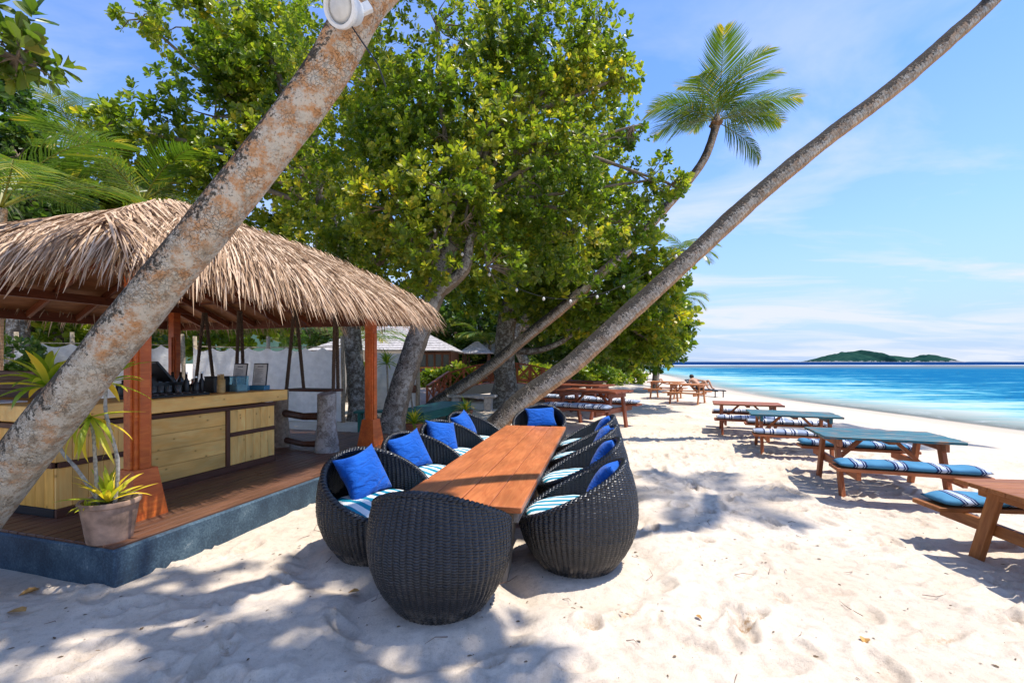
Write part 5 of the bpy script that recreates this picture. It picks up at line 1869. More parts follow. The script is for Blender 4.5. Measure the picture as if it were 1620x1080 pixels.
def build_palms():
    rr = random.Random(12)
    # the thick trunk crossing the bar in the foreground
    pts = [(-3.92, 2.98, -.15, .19), (-3.60, 2.90, .32, .150), (-2.94, 2.77, 1.02, .130), (-2.28, 2.66, 1.73, .121), (-1.62, 2.56, 2.42, .117), (-1.06, 2.52, 3.10, .111), (-.775, 2.52, 3.58, .110), (-.40, 2.74, 4.12, .116), (.45, 3.05, 4.9, .115), (1.9, 3.45, 6.2, .11), (3.6, 3.45, 7.6, .105), (4.9, 3.6, 8.7, .10), (5.7, 4.5, 9.5, .10)]
    t = thing('leaning_palm', 'thick lichen covered palm trunk slanting across the bar in the foreground', 'palm tree', pts[0][:3], 0, 'leaning coconut palms')
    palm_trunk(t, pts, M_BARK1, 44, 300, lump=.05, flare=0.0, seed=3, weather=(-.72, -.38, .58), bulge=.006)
    top = Vector(pts[-1][:3]) - Vector(pts[0][:3])
    fronds(t, top, [(az + rr.uniform(-10, 10), rr.uniform(15, 65), 1.35, 1.4, 0) for az in range(0, 360, 60)])
    # the palm leaning over the beach behind the dining table
    pts = [(-.62, 8.75, -.2, .27), (-.35, 8.75, .28, .21), (.25, 8.73, .85, .192), (1.16, 8.7, 1.52, .183), (2.32, 8.7, 2.55, .177), (3.5, 8.7, 3.63, .172), (4.6, 8.7, 4.65, .165), (5.9, 8.7, 5.72, .155), (7.25, 8.7, 6.75, .148), (8.3, 8.7, 7.65, .142), (9.3, 8.7, 8.6, .138), (11.0, 8.8, 10.6, .132), (12.2, 9.0, 12.2, .125)]
    t = thing('leaning_palm', 'long grey palm trunk leaning out over the beach from behind the dining table', 'palm tree', pts[0][:3], 0, 'leaning coconut palms')
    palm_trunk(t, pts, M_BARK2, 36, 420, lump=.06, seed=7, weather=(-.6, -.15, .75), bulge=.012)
    # leaf scars: dark notches on the upper side
    top = Vector(pts[-1][:3]) - Vector(pts[0][:3])
    fronds(t, top, [(az + rr.uniform(-10, 10), rr.uniform(20, 65), 2.2, 1.2, 0) for az in range(0, 360, 36)])
    # the palm with its crown in the sky
    d = 13.6
    q = lambda x, y, r, dd=d: (*at(x, y, dd), r)
    pts = [(*at(676, 655, 14.2)[:2], -.1, .30), q(700, 632, .22, 14.1), q(765, 588, .18, 14), q(830, 535, .165, 13.8), q(900, 478, .155), q(960, 425, .15), q(1000, 388, .145), q(1040, 343, .135), q(1078, 300, .125), q(1112, 255, .115), q(1128, 215, .11), q(1133, 192, .12), q(1135, 180, .05)]
    t = thing('leaning_palm', 'slender palm leaning through the tree crown with its fronds against the sky', 'palm tree', pts[0][:3], 0, 'leaning coconut palms')
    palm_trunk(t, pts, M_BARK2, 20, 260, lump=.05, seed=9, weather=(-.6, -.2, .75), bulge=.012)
    top = Vector(pts[-2][:3]) - Vector(pts[0][:3])
    # azimuth 0 = +X (right), 90 = away; elevations as they spread in the photograph
    fronds(t, top, [(172, 34, 2.25, 1.35, 18), (150, 58, 2.2, 1.25, 0), (200, 18, 1.9, 1.3, 10), (110, 76, 2.2, 1.15, 25), (265, 74, 2.4, 1.05, -10), (60, 68, 2.1, 1.2, -15), (10, 50, 2.0, 1.35, -10), (355, 30, 2.4, .95, -12), (15, 22, 2.1, 1.1, -20), (330, 12, 1.8, 1.3, -10), (345, -34, 1.85, .85, -15), (230, 46, 2.0, 1.4, 10), (90, 46, 2.0, 1.3, 0), (135, 34, 2.1, 1.3, 10), (290, 56, 2.2, 1.2, 10), (45, 60, 2.1, 1.3, 0), (320, 54, 2.0, 1.3, 8), (185, 4, 1.6, 1.2, 0)], leaflets=46, lw=.030)
    mb = MB()
    for i in range(7):
        a = i * .9
        mb.tube([top + Vector((math.cos(a) * .06, math.sin(a) * .06, -.02)), top + Vector((math.cos(a) * .15, math.sin(a) * .15, -.10 - .05 * (i % 2)))], [.05, .075], 8)
    tag(mb.build('crown_base', plain('husk', (.24, .12, .05), .9, scale=20, var=.4), t, True), kind='stuff')
    # two distant palms behind the leaning trunk
    for px, py, dd, lab in ((1083, 398, 26, 'small distant palm crown just left of the long leaning trunk'), (1078, 470, 30, 'distant palm crown low behind the long leaning trunk, above the tree edge')):
        c = at(px, py, dd)
        b = (c.x - 1.6, dd + .3, -.1)
        t = thing('distant_palm', lab, 'palm tree', b, 0, 'distant coconut palms')
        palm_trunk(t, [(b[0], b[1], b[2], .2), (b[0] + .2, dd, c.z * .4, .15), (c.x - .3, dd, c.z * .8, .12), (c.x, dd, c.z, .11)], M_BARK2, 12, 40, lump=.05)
        fronds(t, Vector(c) - Vector(b), [(az + rr.uniform(-14, 14), rr.uniform(-5, 62), 2.0, 1.3, rr.uniform(-20, 20)) for az in range(0, 360, 33)], leaflets=26, lw=.05)
    # young palms behind the bar, on the left
    for px, py, dd, ln, n, lab in ((0, 330, 8.6, 2.7, 11, 'young palm with big arching fronds over the left end of the thatch roof'), (225, 320, 11.5, 2.6, 10, 'young palm with arching fronds behind the roof ridge'), (560, 545, 17, 2.4, 9, 'young palm with drooping fronds between the canvas screen and bungalow'), (120, 215, 16, 2.4, 10, 'palm with spiky fronds standing above the yellow green trees at the left'), (775, 545, 27, 2.6, 10, 'palm beside the thatched gazebo under the trees')):
        c = at(px, py, dd)
        t = thing('young_palm', lab, 'palm tree', (c.x - .2, dd, -.1), 0, 'garden palms behind the bar')
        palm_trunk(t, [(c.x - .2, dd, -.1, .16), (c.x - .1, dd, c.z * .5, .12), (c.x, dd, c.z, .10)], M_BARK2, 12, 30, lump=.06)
        fronds(t, Vector((.2, 0, c.z + .1)), [(i * 360 / n + rr.uniform(-14, 14), rr.uniform(20, 65), ln, 1.35, rr.uniform(-15, 15)) for i in range(n)], leaflets=34, lw=.030)


build_trees()
build_palms()


# ------------------------------------------------------------------ potted plants and shrubs
_straps = {}


def strap_mesh(ln, w, droop, tone):
    key = (round(ln, 2), round(w, 3), round(droop, 2), round(tone, 1))
    if key in _straps:
        return _straps[key]
    V, F, T = [], [], []
    n = 7
    x = z = 0.0
    for i in range(n + 1):
        u = i / n
        ww = w * (.45 + 1.1 * u if u < .4 else .89 * (1 - ((u - .4) / .6) ** 2.2)) * .5 + .0008
        V += [(x, -ww, z + ww * .35), (x, 0, z), (x, ww, z + ww * .35)]
        T += [min(.99, tone + .25 * u)] * 3
        a = -droop * u ** 1.3
        x += ln / n * math.cos(a)
        z += ln / n * math.sin(a)
    for i in range(n):
        b = 3 * i
        F += [(b, b + 1, b + 4, b + 3), (b + 1, b + 2, b + 5, b + 4)]
    me = _straps[key] = mesh_np('leaf', np.array(V), np.array(F), M_STRAP, {'leaf_tone': np.array(T)}, smooth=True)
    return me


def rosette(parent, c, n, ln, w, rr, el=(15, 80), droop=(.5, 1.3), tone=(.2, .8)):
    for i in range(n):
        az = i * 137.5 + rr.uniform(-20, 20)
        e = el[1] - (el[1] - el[0]) * (i + .5) / n + rr.uniform(-6, 6)
        o = link('leaf', strap_mesh(ln * rr.choice((.8, .9, 1.0, 1.1)), w, rr.choice((droop[0], (droop[0] + droop[1]) / 2, droop[1])), rr.choice((tone[0], (tone[0] + tone[1]) / 2, tone[1]))), parent)
        o.matrix_basis = Matrix.Translation(Vector(c)) @ Matrix.Rotation(R(az), 4, 'Z') @ Matrix.Rotation(R(-e), 4, 'Y') @ Matrix.Rotation(R(rr.uniform(-25, 25)), 4, 'X')


def pot(t, r, h, mat, base=.68):
    MB().lathe([(r * base, 0), (r * base * 1.02, h * .03), (r * .93, h * .82), (r * .94, h * .86), (r, h * .88), (r * 1.02, h * .97), (r * .99, h), (r * .90, h * .985), (r * .86, h * .86), (0, h * .86)], 32).build('pot', mat, t, True, R(40))
    MB().lathe([(r * .87, h * .865), (r * .5, h * .92), (0, h * .93)], 20).build('soil', M_SOIL, t, True)


def build_plants():
    rr = random.Random(31)
    # the big pot on the near corner of the platform
    base = Vector((-2.905, 3.29, DECK))
    t = thing('potted_dracaena', 'tall yellow green dracaena in stained clay pot on the platform corner', 'potted plant', base, 0)
    pot(t, .178, .295, M_OLDPOT, .72)
    stem_m = plain('pale_stem', (.42, .38, .31), .9, scale=45, var=.5, bmp=.003)
    z0 = .26

    def stem(pts, r):
        P = [Vector(p) - base for p in pts]
        C = catmull([list(p) for p in P], 22)
        MB().tube([Vector(c) for c in C], [r * (1 - .25 * i / 21) * (1 + .12 * math.sin(i * 2.4)) for i in range(22)], 8).build('stem', stem_m, t, True)
        return P[-1]
    b = base + Vector((0, 0, z0))
    e1 = stem([b + Vector((.06, -.03, 0)), at(186.6, 734, 3.25), at(175, 683, 3.2), at(167, 648, 3.2), at(168, 606, 3.2)], .013)
    e2 = stem([b + Vector((-.05, -.04, 0)), at(150, 720, 3.2), at(148, 690, 3.2), at(143, 660, 3.18)], .012)
    e3 = stem([b + Vector((-.07, .0, 0)), at(122, 742, 3.28), at(97, 712, 3.3), at(84, 668, 3.3), at(77, 612, 3.3)], .013)
    rosette(t, e1, 18, .30, .040, rr, (-30, 75), (.6, 1.6), (.4, .9))
    rosette(t, e2, 18, .36, .038, rr, (-70, 20), (.3, 1.0), (.5, .95))
    rosette(t, e3, 28, .34, .060, rr, (-15, 85), (.4, 1.3), (.2, .8))
    rosette(t, b - base + Vector((.03, -.05, .02)), 26, .27, .040, rr, (15, 85), (.2, .9), (.5, .95))
    rosette(t, b - base + Vector((-.06, -.12, .0)), 14, .10, .018, rr, (0, 60), (.6, 1.3), (.4, .7))
    # spider plants in terracotta pots
    for p, r, h, n, lab in ((Vector((-1.98, 9.2, 0)), .20, .30, 46, 'spider plant in a terracotta pot between the far bar post and wicker chairs'), (Vector((-1.18, 11.6, 0)), .19, .30, 34, 'potted spider plant beside the end of the green platform')):
        p.z = gz(p.x, p.y) - .01
        t = thing('potted_plant', lab, 'potted plant', p, 0, 'plants in terracotta pots')
        pot(t, r, h, M_TERRA)
        rosette(t, (0, 0, h * .93), n, .42, .034, rr, (10, 85), (.7, 1.8), (.2, .9))
    # thin stemmed dracaenas in front of the white screen by the bungalow
    for px, py, d, lab in ((648, 578, 10.9, 'thin dracaena with upright yellowish tuft before the white screen, right one'), (612, 572, 10.2, 'dark dracaena tuft leaning out beside the mossy trunk'), (640, 590, 11.2, 'bare stemmed dracaena in front of the white screen, shorter and behind')):
        c = at(px, py, d)
        g = gz(c.x, d)
        t = thing('dracaena', lab, 'dracaena', (c.x + .05, d, g - .05), 0, 'slim dracaenas by the white screen')
        MB().tube([(0, 0, 0), (.03, 0, .4), (-.02, 0, .8), (-.05, 0, c.z - g)], [.03, .026, .024, .022], 8).build('stem', M_POLE, t, True)
        rosette(t, (-.05, 0, c.z - g), 26, .42, .04, rr, (-10, 88), (.4, 1.2), (.1, .6))
    # shrubs
    spec = [(232, 560, 12.6, 36, 40, M_LEAFD, 'dark leafy shrub between two white canvas screens behind the bar'), (20, 575, 10.8, 40, 45, M_LEAFD, 'dark shrub at the left edge beside the first canvas screen'),
            (692, 596, 18.2, 22, 11, M_LEAFY, 'yellow green shrub at the left foot of the red bridge'), (722, 590, 18.6, 24, 11, M_LEAFY, 'lime shrub between the two red bridge railings'),
            (845, 592, 22, 22, 14, M_LEAFY, 'bright shrub just right of the takamaka trunk'), (880, 586, 25, 34, 18, M_LEAFD, 'mid green shrub under the trees right of the takamaka'), (862, 612, 19, 16, 8, M_LEAFY, 'low yellow green shrub on the sand by the takamaka root'),
            (925, 580, 30, 38, 20, M_LEAFD, 'dark green shrub below the long leaning trunk'), (950, 590, 30, 34, 15, M_LEAFY, 'yellow leaved shrub left of the beach loungers'), (985, 583, 33, 30, 20, M_LEAFY, 'lime shrub nearest the sea at the end of the tree line'), (905, 592, 29, 30, 14, M_LEAFY, 'golden shrub behind the tall dark red tables'),
            (590, 585, 13.6, 20, 14, M_LEAFY, 'small green shrub at the foot of the bungalow wall'), (815, 575, 30, 40, 24, M_LEAFD, 'dark shrub deep in the garden behind the takamaka trunk'), (760, 570, 29, 40, 16, M_LEAFD, 'shrub under the eaves of the thatched gazebos')]
    for i, (px, py, d, rx, ry, mt, lab) in enumerate(spec):
        c = at(px, py, d)
        g = gz(c.x, d)
        hz = max(.25, c.z - g)
        s = thing('shrub', lab, 'shrub', (c.x, d, g), 0, 'garden shrubs')
        lb = [(0, 0, hz, rx * d / 720, rx * d / 800, ry * d / 720 * 1.1), (rx * d / 1100, 0, hz * .6, rx * d / 900, rx * d / 900, hz * .55), (-rx * d / 1100, 0, hz * .6, rx * d / 900, rx * d / 900, hz * .55)]
        p, B, A, U, S, T = crown_data([(a + c.x, b_ + d, e_ + g + 10, f_, h_, i_) for a, b_, e_, f_, h_, i_ in lb], 190, .10 + .006 * d, 9, 70 + i, shell=.3, gap=-.2)
        off = np.array([c.x, d, g + 10])
        B = B - off
        B[:, 2] = np.maximum(B[:, 2], .02)
        tag(link('foliage', leaves_mesh('foliage', B, A, U, S, T, mt, width=.8), s), kind='stuff')
        mb = MB()
        for k in range(5):
            a = k * 1.26
            mb.tube([(0, 0, -.05), (math.cos(a) * .1, math.sin(a) * .1, hz * .5), (math.cos(a) * rx * d / 1600, math.sin(a) * .2, hz)], [.025, .018, .008], 5)
        mb.build('stems', M_TWIG, s, True)


# ------------------------------------------------------------------ garden behind: screens, bungalow, gazebos, bridge, platform
def canvas_screen(label, x0, y0, x1, y1, h, n_pts, seed, z0=0.02, poles=True):
    g = gz((x0 + x1) / 2, (y0 + y1) / 2)
    ln = math.hypot(x1 - x0, y1 - y0)
    rz = math.atan2(y1 - y0, x1 - x0)
    t = thing('canvas_screen', label, 'canvas screen', (x0, y0, g), rz, 'white canvas screens behind the bar')
    nx, ny = 70, 14
    u = np.linspace(0, 1, nx)
    v = np.linspace(0, 1, ny)
    U, Vv = np.meshgrid(u, v)
    sag = .11 * np.sin(np.pi * ((U * n_pts) % 1)) ** .8
    Z = z0 + (h - sag - z0) * Vv
    Y = .05 * np.sin(U * n_pts * 2 * np.pi * .5 + seed) * (1 - .4 * Vv) + .05 * fbm(U * ln * 1.4 + seed * 5, Vv * 1.5, 3, seed)
    P = np.stack([U * ln, Y, Z], -1).reshape(-1, 3)
    I = np.arange(nx * ny).reshape(ny, nx)
    F = np.stack([I[:-1, :-1], I[:-1, 1:], I[1:, 1:], I[1:, :-1]], -1).reshape(-1, 4)
    link('cloth', mesh_np('cloth', P, F, M_WHITE, smooth=True), t)
    MB().tube([(x, .0, h + .02 - .03 * math.sin(math.pi * x / ln)) for x in np.linspace(0, ln, 20)], .012, 6).build('rope', M_POLE, t)
    if poles:
        for x in np.linspace(0, ln, max(2, round(ln / 1.7) + 1)):
            MB().tube([(x, .09, -.1), (x + .02, .08, h * .5), (x - .02, .09, h + .28)], [.055, .05, .045], 9).build('pole', M_POLE, t, True)


def shingled_roof(t, x0, y0, x1, y1, ze, zr, ridge, rows=11, mat=None, name='roof'):
    """hip roof of stepped shingle courses; ridge = half length of the ridge along X."""
    mb = MB()
    cx, cy = (x0 + x1) / 2, (y0 + y1) / 2
    for k in range(rows):
        f0, f1 = k / rows, (k + 1) / rows + .03
        f1 = min(1, f1)

        def ring(f, dz):
            return [(x0 + (cx - ridge - x0) * f, y0 + (cy - y0) * f, ze + (zr - ze) * f + dz), (x1 + (cx + ridge - x1) * f, y0 + (cy - y0) * f, ze + (zr - ze) * f + dz), (x1 + (cx + ridge - x1) * f, y1 + (cy - y1) * f, ze + (zr - ze) * f + dz), (x0 + (cx - ridge - x0) * f, y1 + (cy - y1) * f, ze + (zr - ze) * f + dz)]
        lo, hi, un = ring(f0, .035), ring(f1, .0), ring(f0, .0)
        vs = lo + hi + un
        fs = []
        for i in range(4):
            j = (i + 1) % 4
            fs += [(i, j, 4 + j, 4 + i), (8 + i, 8 + j, j, i)]
        mb.add(vs, fs)
    return mb.build(name, mat or M_SHINGLE, t)


def build_garden():
    canvas_screen('white scalloped canvas screen at the left behind the bar, leftmost', -12.6, 11.5, -9.85, 11.6, 2.02, 4, 1)
    canvas_screen('narrow white canvas screen right behind the far left red post', -9.5, 11.75, -8.55, 11.75, 1.98, 2, 2)
    canvas_screen('wide white canvas screen behind the rope swings', -8.2, 11.7, -4.35, 11.6, 1.92, 8, 3)
    canvas_screen('plain white canvas screen between the mossy trunk and the bungalow windows', -4.15, 12.9, -2.6, 12.7, 1.86, 1, 4, poles=False)
    t = thing('wooden_pole', 'bare wooden pole with a lamp box at the end of the white screen', 'pole', (-2.62, 12.6, gz(-2.62, 12.6)), 0)
    MB().tube([(0, 0, -.1), (.02, 0, 1.0), (-.02, 0, 2.05)], [.065, .06, .055], 10).build('shaft', M_POLE, t, True)
    MB().box((-.12, -.05, .78), (.18, .14, .22), None, .01).build('lamp_box', M_STRIP, t)
    # bungalow
    t = thing('bungalow', 'low white bungalow with grey shingled hip roof and brown framed windows', 'bungalow', (-5.9, 21, .0), 0)
    wz = 2.05
    MB().box((-.9, 2.2, wz / 2 - .05), (4.4, 4.2, wz + .1), None, .01).build('wall', M_WALL, t)
    shingled_roof(t, -3.4, -.5, 3.25, 5.0, wz, 3.35, .9)
    for i in range(5):
        x = 1.36 + .36 * i
        f = MB()
        for c, s in (((x, .4, 1.93), (.35, .08, .08)), ((x, .4, .55), (.35, .08, .08)), ((x - .155, .4, 1.24), (.04, .08, 1.3)), ((x + .155, .4, 1.24), (.04, .08, 1.3)), ((x, .41, 1.3), (.27, .04, .04))):
            f.box(c, s, None, .004)
        w = f.build('window', M_STRIP, t)
        MB().box((x, .42, 1.24), (.27, .012, 1.3), None, 0).build('pane', M_WINDOW, w)
    MB().box((2.1, .42, .25), (1.85, .1, .52), None, .01).build('low_wall', M_STRIP, t)
    MB().box((2.1, 2.4, wz / 2), (1.75, 3.2, wz), None, .01).build('rear_wall', M_STRIP, t)
    # gazebos
    for x, y, s, ze, zr, lab in ((-2.0, 26, .98, 2.0, 2.72, 'small thatched gazebo left of the takamaka trunk, nearer one'), (-1.55, 29, 1.5, 2.1, 3.2, 'larger thatched gazebo roof behind the nearer gazebo')):
        t = thing('gazebo', lab, 'gazebo', (x, y, 0), 0, 'thatched gazebos in the garden')
        shingled_roof(t, -s, -s, s, s, ze, zr, .05, 8)
        for sx in (-1, 1):
            for sy in (-1, 1):
                MB().box((sx * s * .72, sy * s * .72, ze / 2), (.1, .1, ze + .1), None, .006).build('post', M_STRIP, t)
    # pink-grey walkway rising to the bridge
    mb = MB()
    mb.add([(-4.6, 13.4, .03), (-2.75, 13.4, .03), (-2.5, 18.4, .62), (-4.0, 18.4, .62), (-4.6, 13.4, -.2), (-2.75, 13.4, -.2), (-2.5, 18.4, -.2), (-4.0, 18.4, -.2)], [(0, 1, 2, 3), (0, 4, 5, 1), (1, 5, 6, 2), (3, 2, 6, 7), (0, 3, 7, 4)])
    tag(mb.build('walkway', plain('pink_paving', (.42, .33, .32), .9, scale=6, var=.2, bmp=.004)), kind='structure')

    def railing(t, pts, h, mat):
        """posts at pts, handrail and mid rail between them, a cross brace in every bay"""
        for p in pts:
            board('railing_post', p, p + Vector((0, 0, h)), .07, .07, mat, t, up=(1, 0, 0))
        for a, b in zip(pts[:-1], pts[1:]):
            z = Vector((0, 0, 1))
            board('handrail', a + z * (h + .02), b + z * (h + .02), .10, .055, mat, t)
            board('lower_rail', a + z * .12, b + z * .12, .05, .05, mat, t)
            board('cross_brace', a + z * .14, b + z * (h - .03), .03, .05, mat, t)
            y = Vector((0, .035, 0))
            board('cross_brace', b + z * .14 + y, a + z * (h - .03) + y, .03, .05, mat, t)
    t = thing('footbridge', 'small arched footbridge painted orange red behind the takamaka trunk', 'footbridge', (-.3, 17.0, 0), 0)
    arc = lambda x: .10 + .62 * max(0, 1 - (x / 2.6) ** 2)
    xs = np.linspace(-2.5, 2.5, 11)
    for y in (0, 1.5):
        railing(t, [Vector((x, y, arc(x) + .05)) for x in xs], .72, M_BRIDGE)
        vs, fs = [], []
        n = 24
        for i in range(n + 1):
            x = -2.6 + 5.2 * i / n
            zb = max(-.1, arc(x) - .22 - .10 * (1 - (x / 2.6) ** 2))
            vs += [(x, y - .05, arc(x) + .04), (x, y + .05, arc(x) + .04), (x, y + .05, zb), (x, y - .05, zb)]
        for i in range(n):
            for k in range(4):
                fs.append((4 * i + k, 4 * i + (k + 1) % 4, 4 * i + 4 + (k + 1) % 4, 4 * i + 4 + k))
        mb = MB()
        mb.add(vs, fs)
        mb.build('arched_beam', plain('pale_concrete', (.50, .44, .37), .9), t)
    for i in range(40):
        x = -2.5 + 5 * (i + .5) / 40
        sl = (arc(x + .05) - arc(x - .05)) / .1
        M = Matrix.Rotation(-math.atan(sl), 3, 'Y')
        MB().box((x, .75, arc(x) + .03), (.115, 1.38, .03), M, .003).build('plank', M_BRIDGE, t)
    t = thing('garden_railing', 'orange red railing with crossed braces beside the bungalow windows', 'railing', (-3.85, 19.0, .55), 0)
    railing(t, [Vector((x, 0, 0)) for x in np.linspace(0, 2.1, 5)], .72, M_BRIDGE)
    t = thing('ramp_railing', 'orange red sloping handrail along the right side of the pinkish walkway', 'railing', (-2.72, 14.6, .12), 0)
    railing(t, [Vector((.055 * i * 1.0, .85 * i, .10 * i)) for i in range(5)], .62, M_BRIDGE)
    # low green platform
    c1, c2, c3, c4 = (Vector((-2.80, 10.25, 0)), Vector((-2.0, 13.0, 0)), Vector((-1.18, 12.25, 0)), Vector((-2.03, 10.55, 0)))
    ax = (c2 - c1).normalized()
    t = thing('green_platform', 'low green painted timber platform behind the left row of chairs', 'platform', (c1.x, c1.y, gz(c1.x, c1.y)), math.atan2(ax.y, ax.x))
    LL, WW = 2.85, .90
    for i in range(6):
        y = -WW + WW / 6 * (i + .5)
        board('top_board', (0, y, .40), (LL, y, .40), WW / 6 - .006, .035, M_GREEN, t)
    for y in (-.02, -WW + .02):
        board('side_board', (0, y, .30), (LL, y, .30), .035, .16, M_GREEN, t)
    for x in (.02, LL - .02):
        board('end_board', (x, -WW + .045, .30), (x, -.045, .30), .035, .16, M_GREEN, t)
    for x in (.1, LL / 2, LL - .1):
        for y in (-.08, -WW + .08):
            board('leg', (x, y, -.05), (x, y, .38), .07, .07, M_GREEN, t, up=(1, 0, 0))
    p = at(577, 663, 9.9)
    t = thing('green_bench', 'green painted bench end showing left of the far bar post', 'bench', (p.x - .25, p.y, gz(p.x, p.y)), R(8))
    for i in range(3):
        board('seat_board', (0, .06 + .13 * i, .43), (1.15, .06 + .13 * i, .43), .12, .04, M_GREEN, t)
    for x in (.12, 1.03):
        for y in (.06, .32):
            board('leg', (x, y, -.05), (x, y, .41), .07, .07, M_GREEN, t, up=(1, 0, 0))
        board('apron', (x, .0, .37), (x, .38, .37), .04, .08, M_GREEN, t)
    t = thing('stone_bench', 'pale stone slab bench on two blocks before the arched bridge', 'bench', (-1.22, 14.0, gz(-1.22, 14)), R(-6))
    MB().box((0, 0, .46), (1.5, .5, .07), None, .015).build('slab', M_STONE, t)
    for x in (-.5, .5):
        MB().box((x, 0, .2), (.22, .42, .45), None, .015).build('support', M_STONE, t)


# ------------------------------------------------------------------ lamps, people, beach gear, litter
def build_lamps():
    c = Vector((-.845, 2.27, 3.315))
    t = thing('flood_lamp', 'round white flood lamp fixed to the thick foreground trunk at the top of the picture', 'lamp', c, 0)
    d = Vector((-.35, -.86, -.38)).normalized()
    M = d.to_track_quat('Z', 'Y').to_matrix().to_4x4()
    a = MB().lathe([(.045, -.11), (.06, -.09), (.075, -.03), (.092, 0), (.096, .012), (.094, .028), (.078, .030), (.072, .014)], 32).build('housing', M_WHITEP, t, True, R(35))
    b = MB().lathe([(.073, .016), (.05, .026), (0, .030)], 28).build('lens', plain('frosted_lens', (.62, .60, .54), .25), t, True)
    k = MB().bar((0, 0, -.10), (.06, .03, -.16), .05, .03).build('bracket', M_WHITEP, t)
    for o in (a, b, k):
        o.matrix_basis = M
    pts = [Vector((.03, .05, -.06)), Vector((.10, .02, -.17)), Vector((.17, .02, -.27)), Vector((.20, .06, -.36))]
    MB().tube(pts, .004, 6).build('cable', M_BLACKP, t)
    p0, p1 = at(655, 330, 8.2), at(1080, 395, 8.45)
    t = thing('string_light', 'string of clear bulbs hung through the leaves in front of the big tree', 'string lights', p0, 0)
    n = 40
    pts = [p0.lerp(p1, i / n) + Vector((0, 0, -1.25 * math.sin(math.pi * i / n))) - p0 for i in range(n + 1)]
    MB().tube(pts, .006, 5).build('cable', M_BLACKP, t)
    bulb = MB().lathe([(0, -.10), (.02, -.095), (.038, -.065), (.036, -.04), (.018, -.018), (.016, -.015)], 12).mesh('bulb', plain('milky_bulb', (.75, .72, .64), .2), True)
    cap = MB().lathe([(.018, -.018), (.020, .012), (.0, .014)], 8).mesh('socket', M_BLACKP)
    for i in range(3, n, 4):
        for nm, me in (('bulb', bulb), ('socket', cap)):
            o = link(nm, me, t)
            o.scale = (.72, .72, .72)
            o.location = pts[i]


def person(label, loc, rz, joints, edges, radii, hair=True, cloth=None, cat='person', cloth_seg=None):
    """One continuous skinned body through the joints; head with face bumps; clothing as a child."""
    t = thing('person', label, cat, loc, rz)

    def skin(name, js, es, rs, mat, root=0):
        me = bpy.data.meshes.new(name)
        me.from_pydata([js[k] for k in js], [(list(js).index(a), list(js).index(b)) for a, b in es], [])
        me.materials.append(mat)
        o = link(name, me, t)
        md = o.modifiers.new('skin', 'SKIN')
        md.use_smooth_shade = True
        for i, k in enumerate(js):
            r = rs[k]
            me.skin_vertices[0].data[i].radius = (r, r)
            me.skin_vertices[0].data[i].use_root = (i == root)
        s = o.modifiers.new('sub', 'SUBSURF')
        s.levels = s.render_levels = 1
        return o
    body = skin('body', joints, edges, radii, M_SKIN)
    if hair:
        h = Vector(joints['head'])
        MB().lathe([(.0, .125), (.07, .105), (.105, .05), (.11, .0), (.085, -.06)], 14, (h.x, h.y + .015, h.z + .01)).build('hair', M_HAIR, t, True)
    if cloth:
        for nm, ks, es, rs, mt in cloth:
            skin(nm, {k: joints[k] for k in ks}, es, rs, mt)
    return t


RAD = dict(pelvis=.135, belly=.125, chest=.145, neck=.055, head=.10, top=.07, sl=.065, el=.045, hl=.035, sr=.065, er=.045, hr=.035, pl=.10, kl=.062, al=.042, fl=.035, pr=.10, kr=.062, ar=.042, fr=.035)
EDG = [('pelvis', 'belly'), ('belly', 'chest'), ('chest', 'neck'), ('neck', 'head'), ('head', 'top'), ('chest', 'sl'), ('sl', 'el'), ('el', 'hl'), ('chest', 'sr'), ('sr', 'er'), ('er', 'hr'), ('pelvis', 'pl'), ('pl', 'kl'), ('kl', 'al'), ('al', 'fl'), ('pelvis', 'pr'), ('pr', 'kr'), ('kr', 'ar'), ('ar', 'fr')]


def sitting(lean):
    """sitting on the sand facing +X, knees up."""
    s = math.sin(R(lean))
    c = math.cos(R(lean))
    up = lambda d, y=0.0: (-s * d, y, .12 + c * d)
    return dict(pelvis=(0, 0, .12), belly=up(.2), chest=up(.42), neck=up(.57), head=(up(.70)[0] + .03, 0, up(.70)[2]), top=(up(.80)[0] + .03, 0, up(.80)[2]), sl=up(.5, .2), el=(up(.5)[0] + .12, .27, .42), hl=(.34, .2, .40), sr=up(.5, -.2), er=(up(.5)[0] - .02, -.28, .38), hr=(-.2, -.3, .08), pl=(.06, .10, .12), kl=(.42, .12, .46), al=(.62, .12, .08), fl=(.76, .12, .05), pr=(.06, -.10, .12), kr=(.40, -.13, .44), ar=(.60, -.13, .08), fr=(.74, -.13, .05))


def lounger(label, p, rz, back=42, mat=None):
    t = thing('beach_lounger', label, 'lounger', (p[0], p[1], gz(p[0], p[1])), rz, 'beach loungers')
    m = mat or M_BLACKP
    for y in (-.28, .28):
        board('side_rail', (-.1, y, .28), (1.25, y, .28), .04, .05, m, t)
        board('back_rail', (-.1, y, .28), (-.1 - .72 * math.cos(R(back)), y, .28 + .72 * math.sin(R(back))), .04, .04, m, t)
        for x in (.05, 1.1):
            board('leg', (x, y, -.03), (x, y, .27), .04, .04, m, t, up=(1, 0, 0))
    for i in range(9):
        board('slat', (.0 + .14 * i, -.28, .315), (.0 + .14 * i, .28, .315), .11, .018, m, t)
    for i in range(5):
        q = Vector((-.12 - (.08 + .14 * i) * math.cos(R(back)), 0, .30 + (.08 + .14 * i) * math.sin(R(back))))
        board('slat', q + Vector((0, -.28, .02)), q + Vector((0, .28, .02)), .10, .018, m, t, up=(math.sin(R(back)), 0, math.cos(R(back))))
    return t


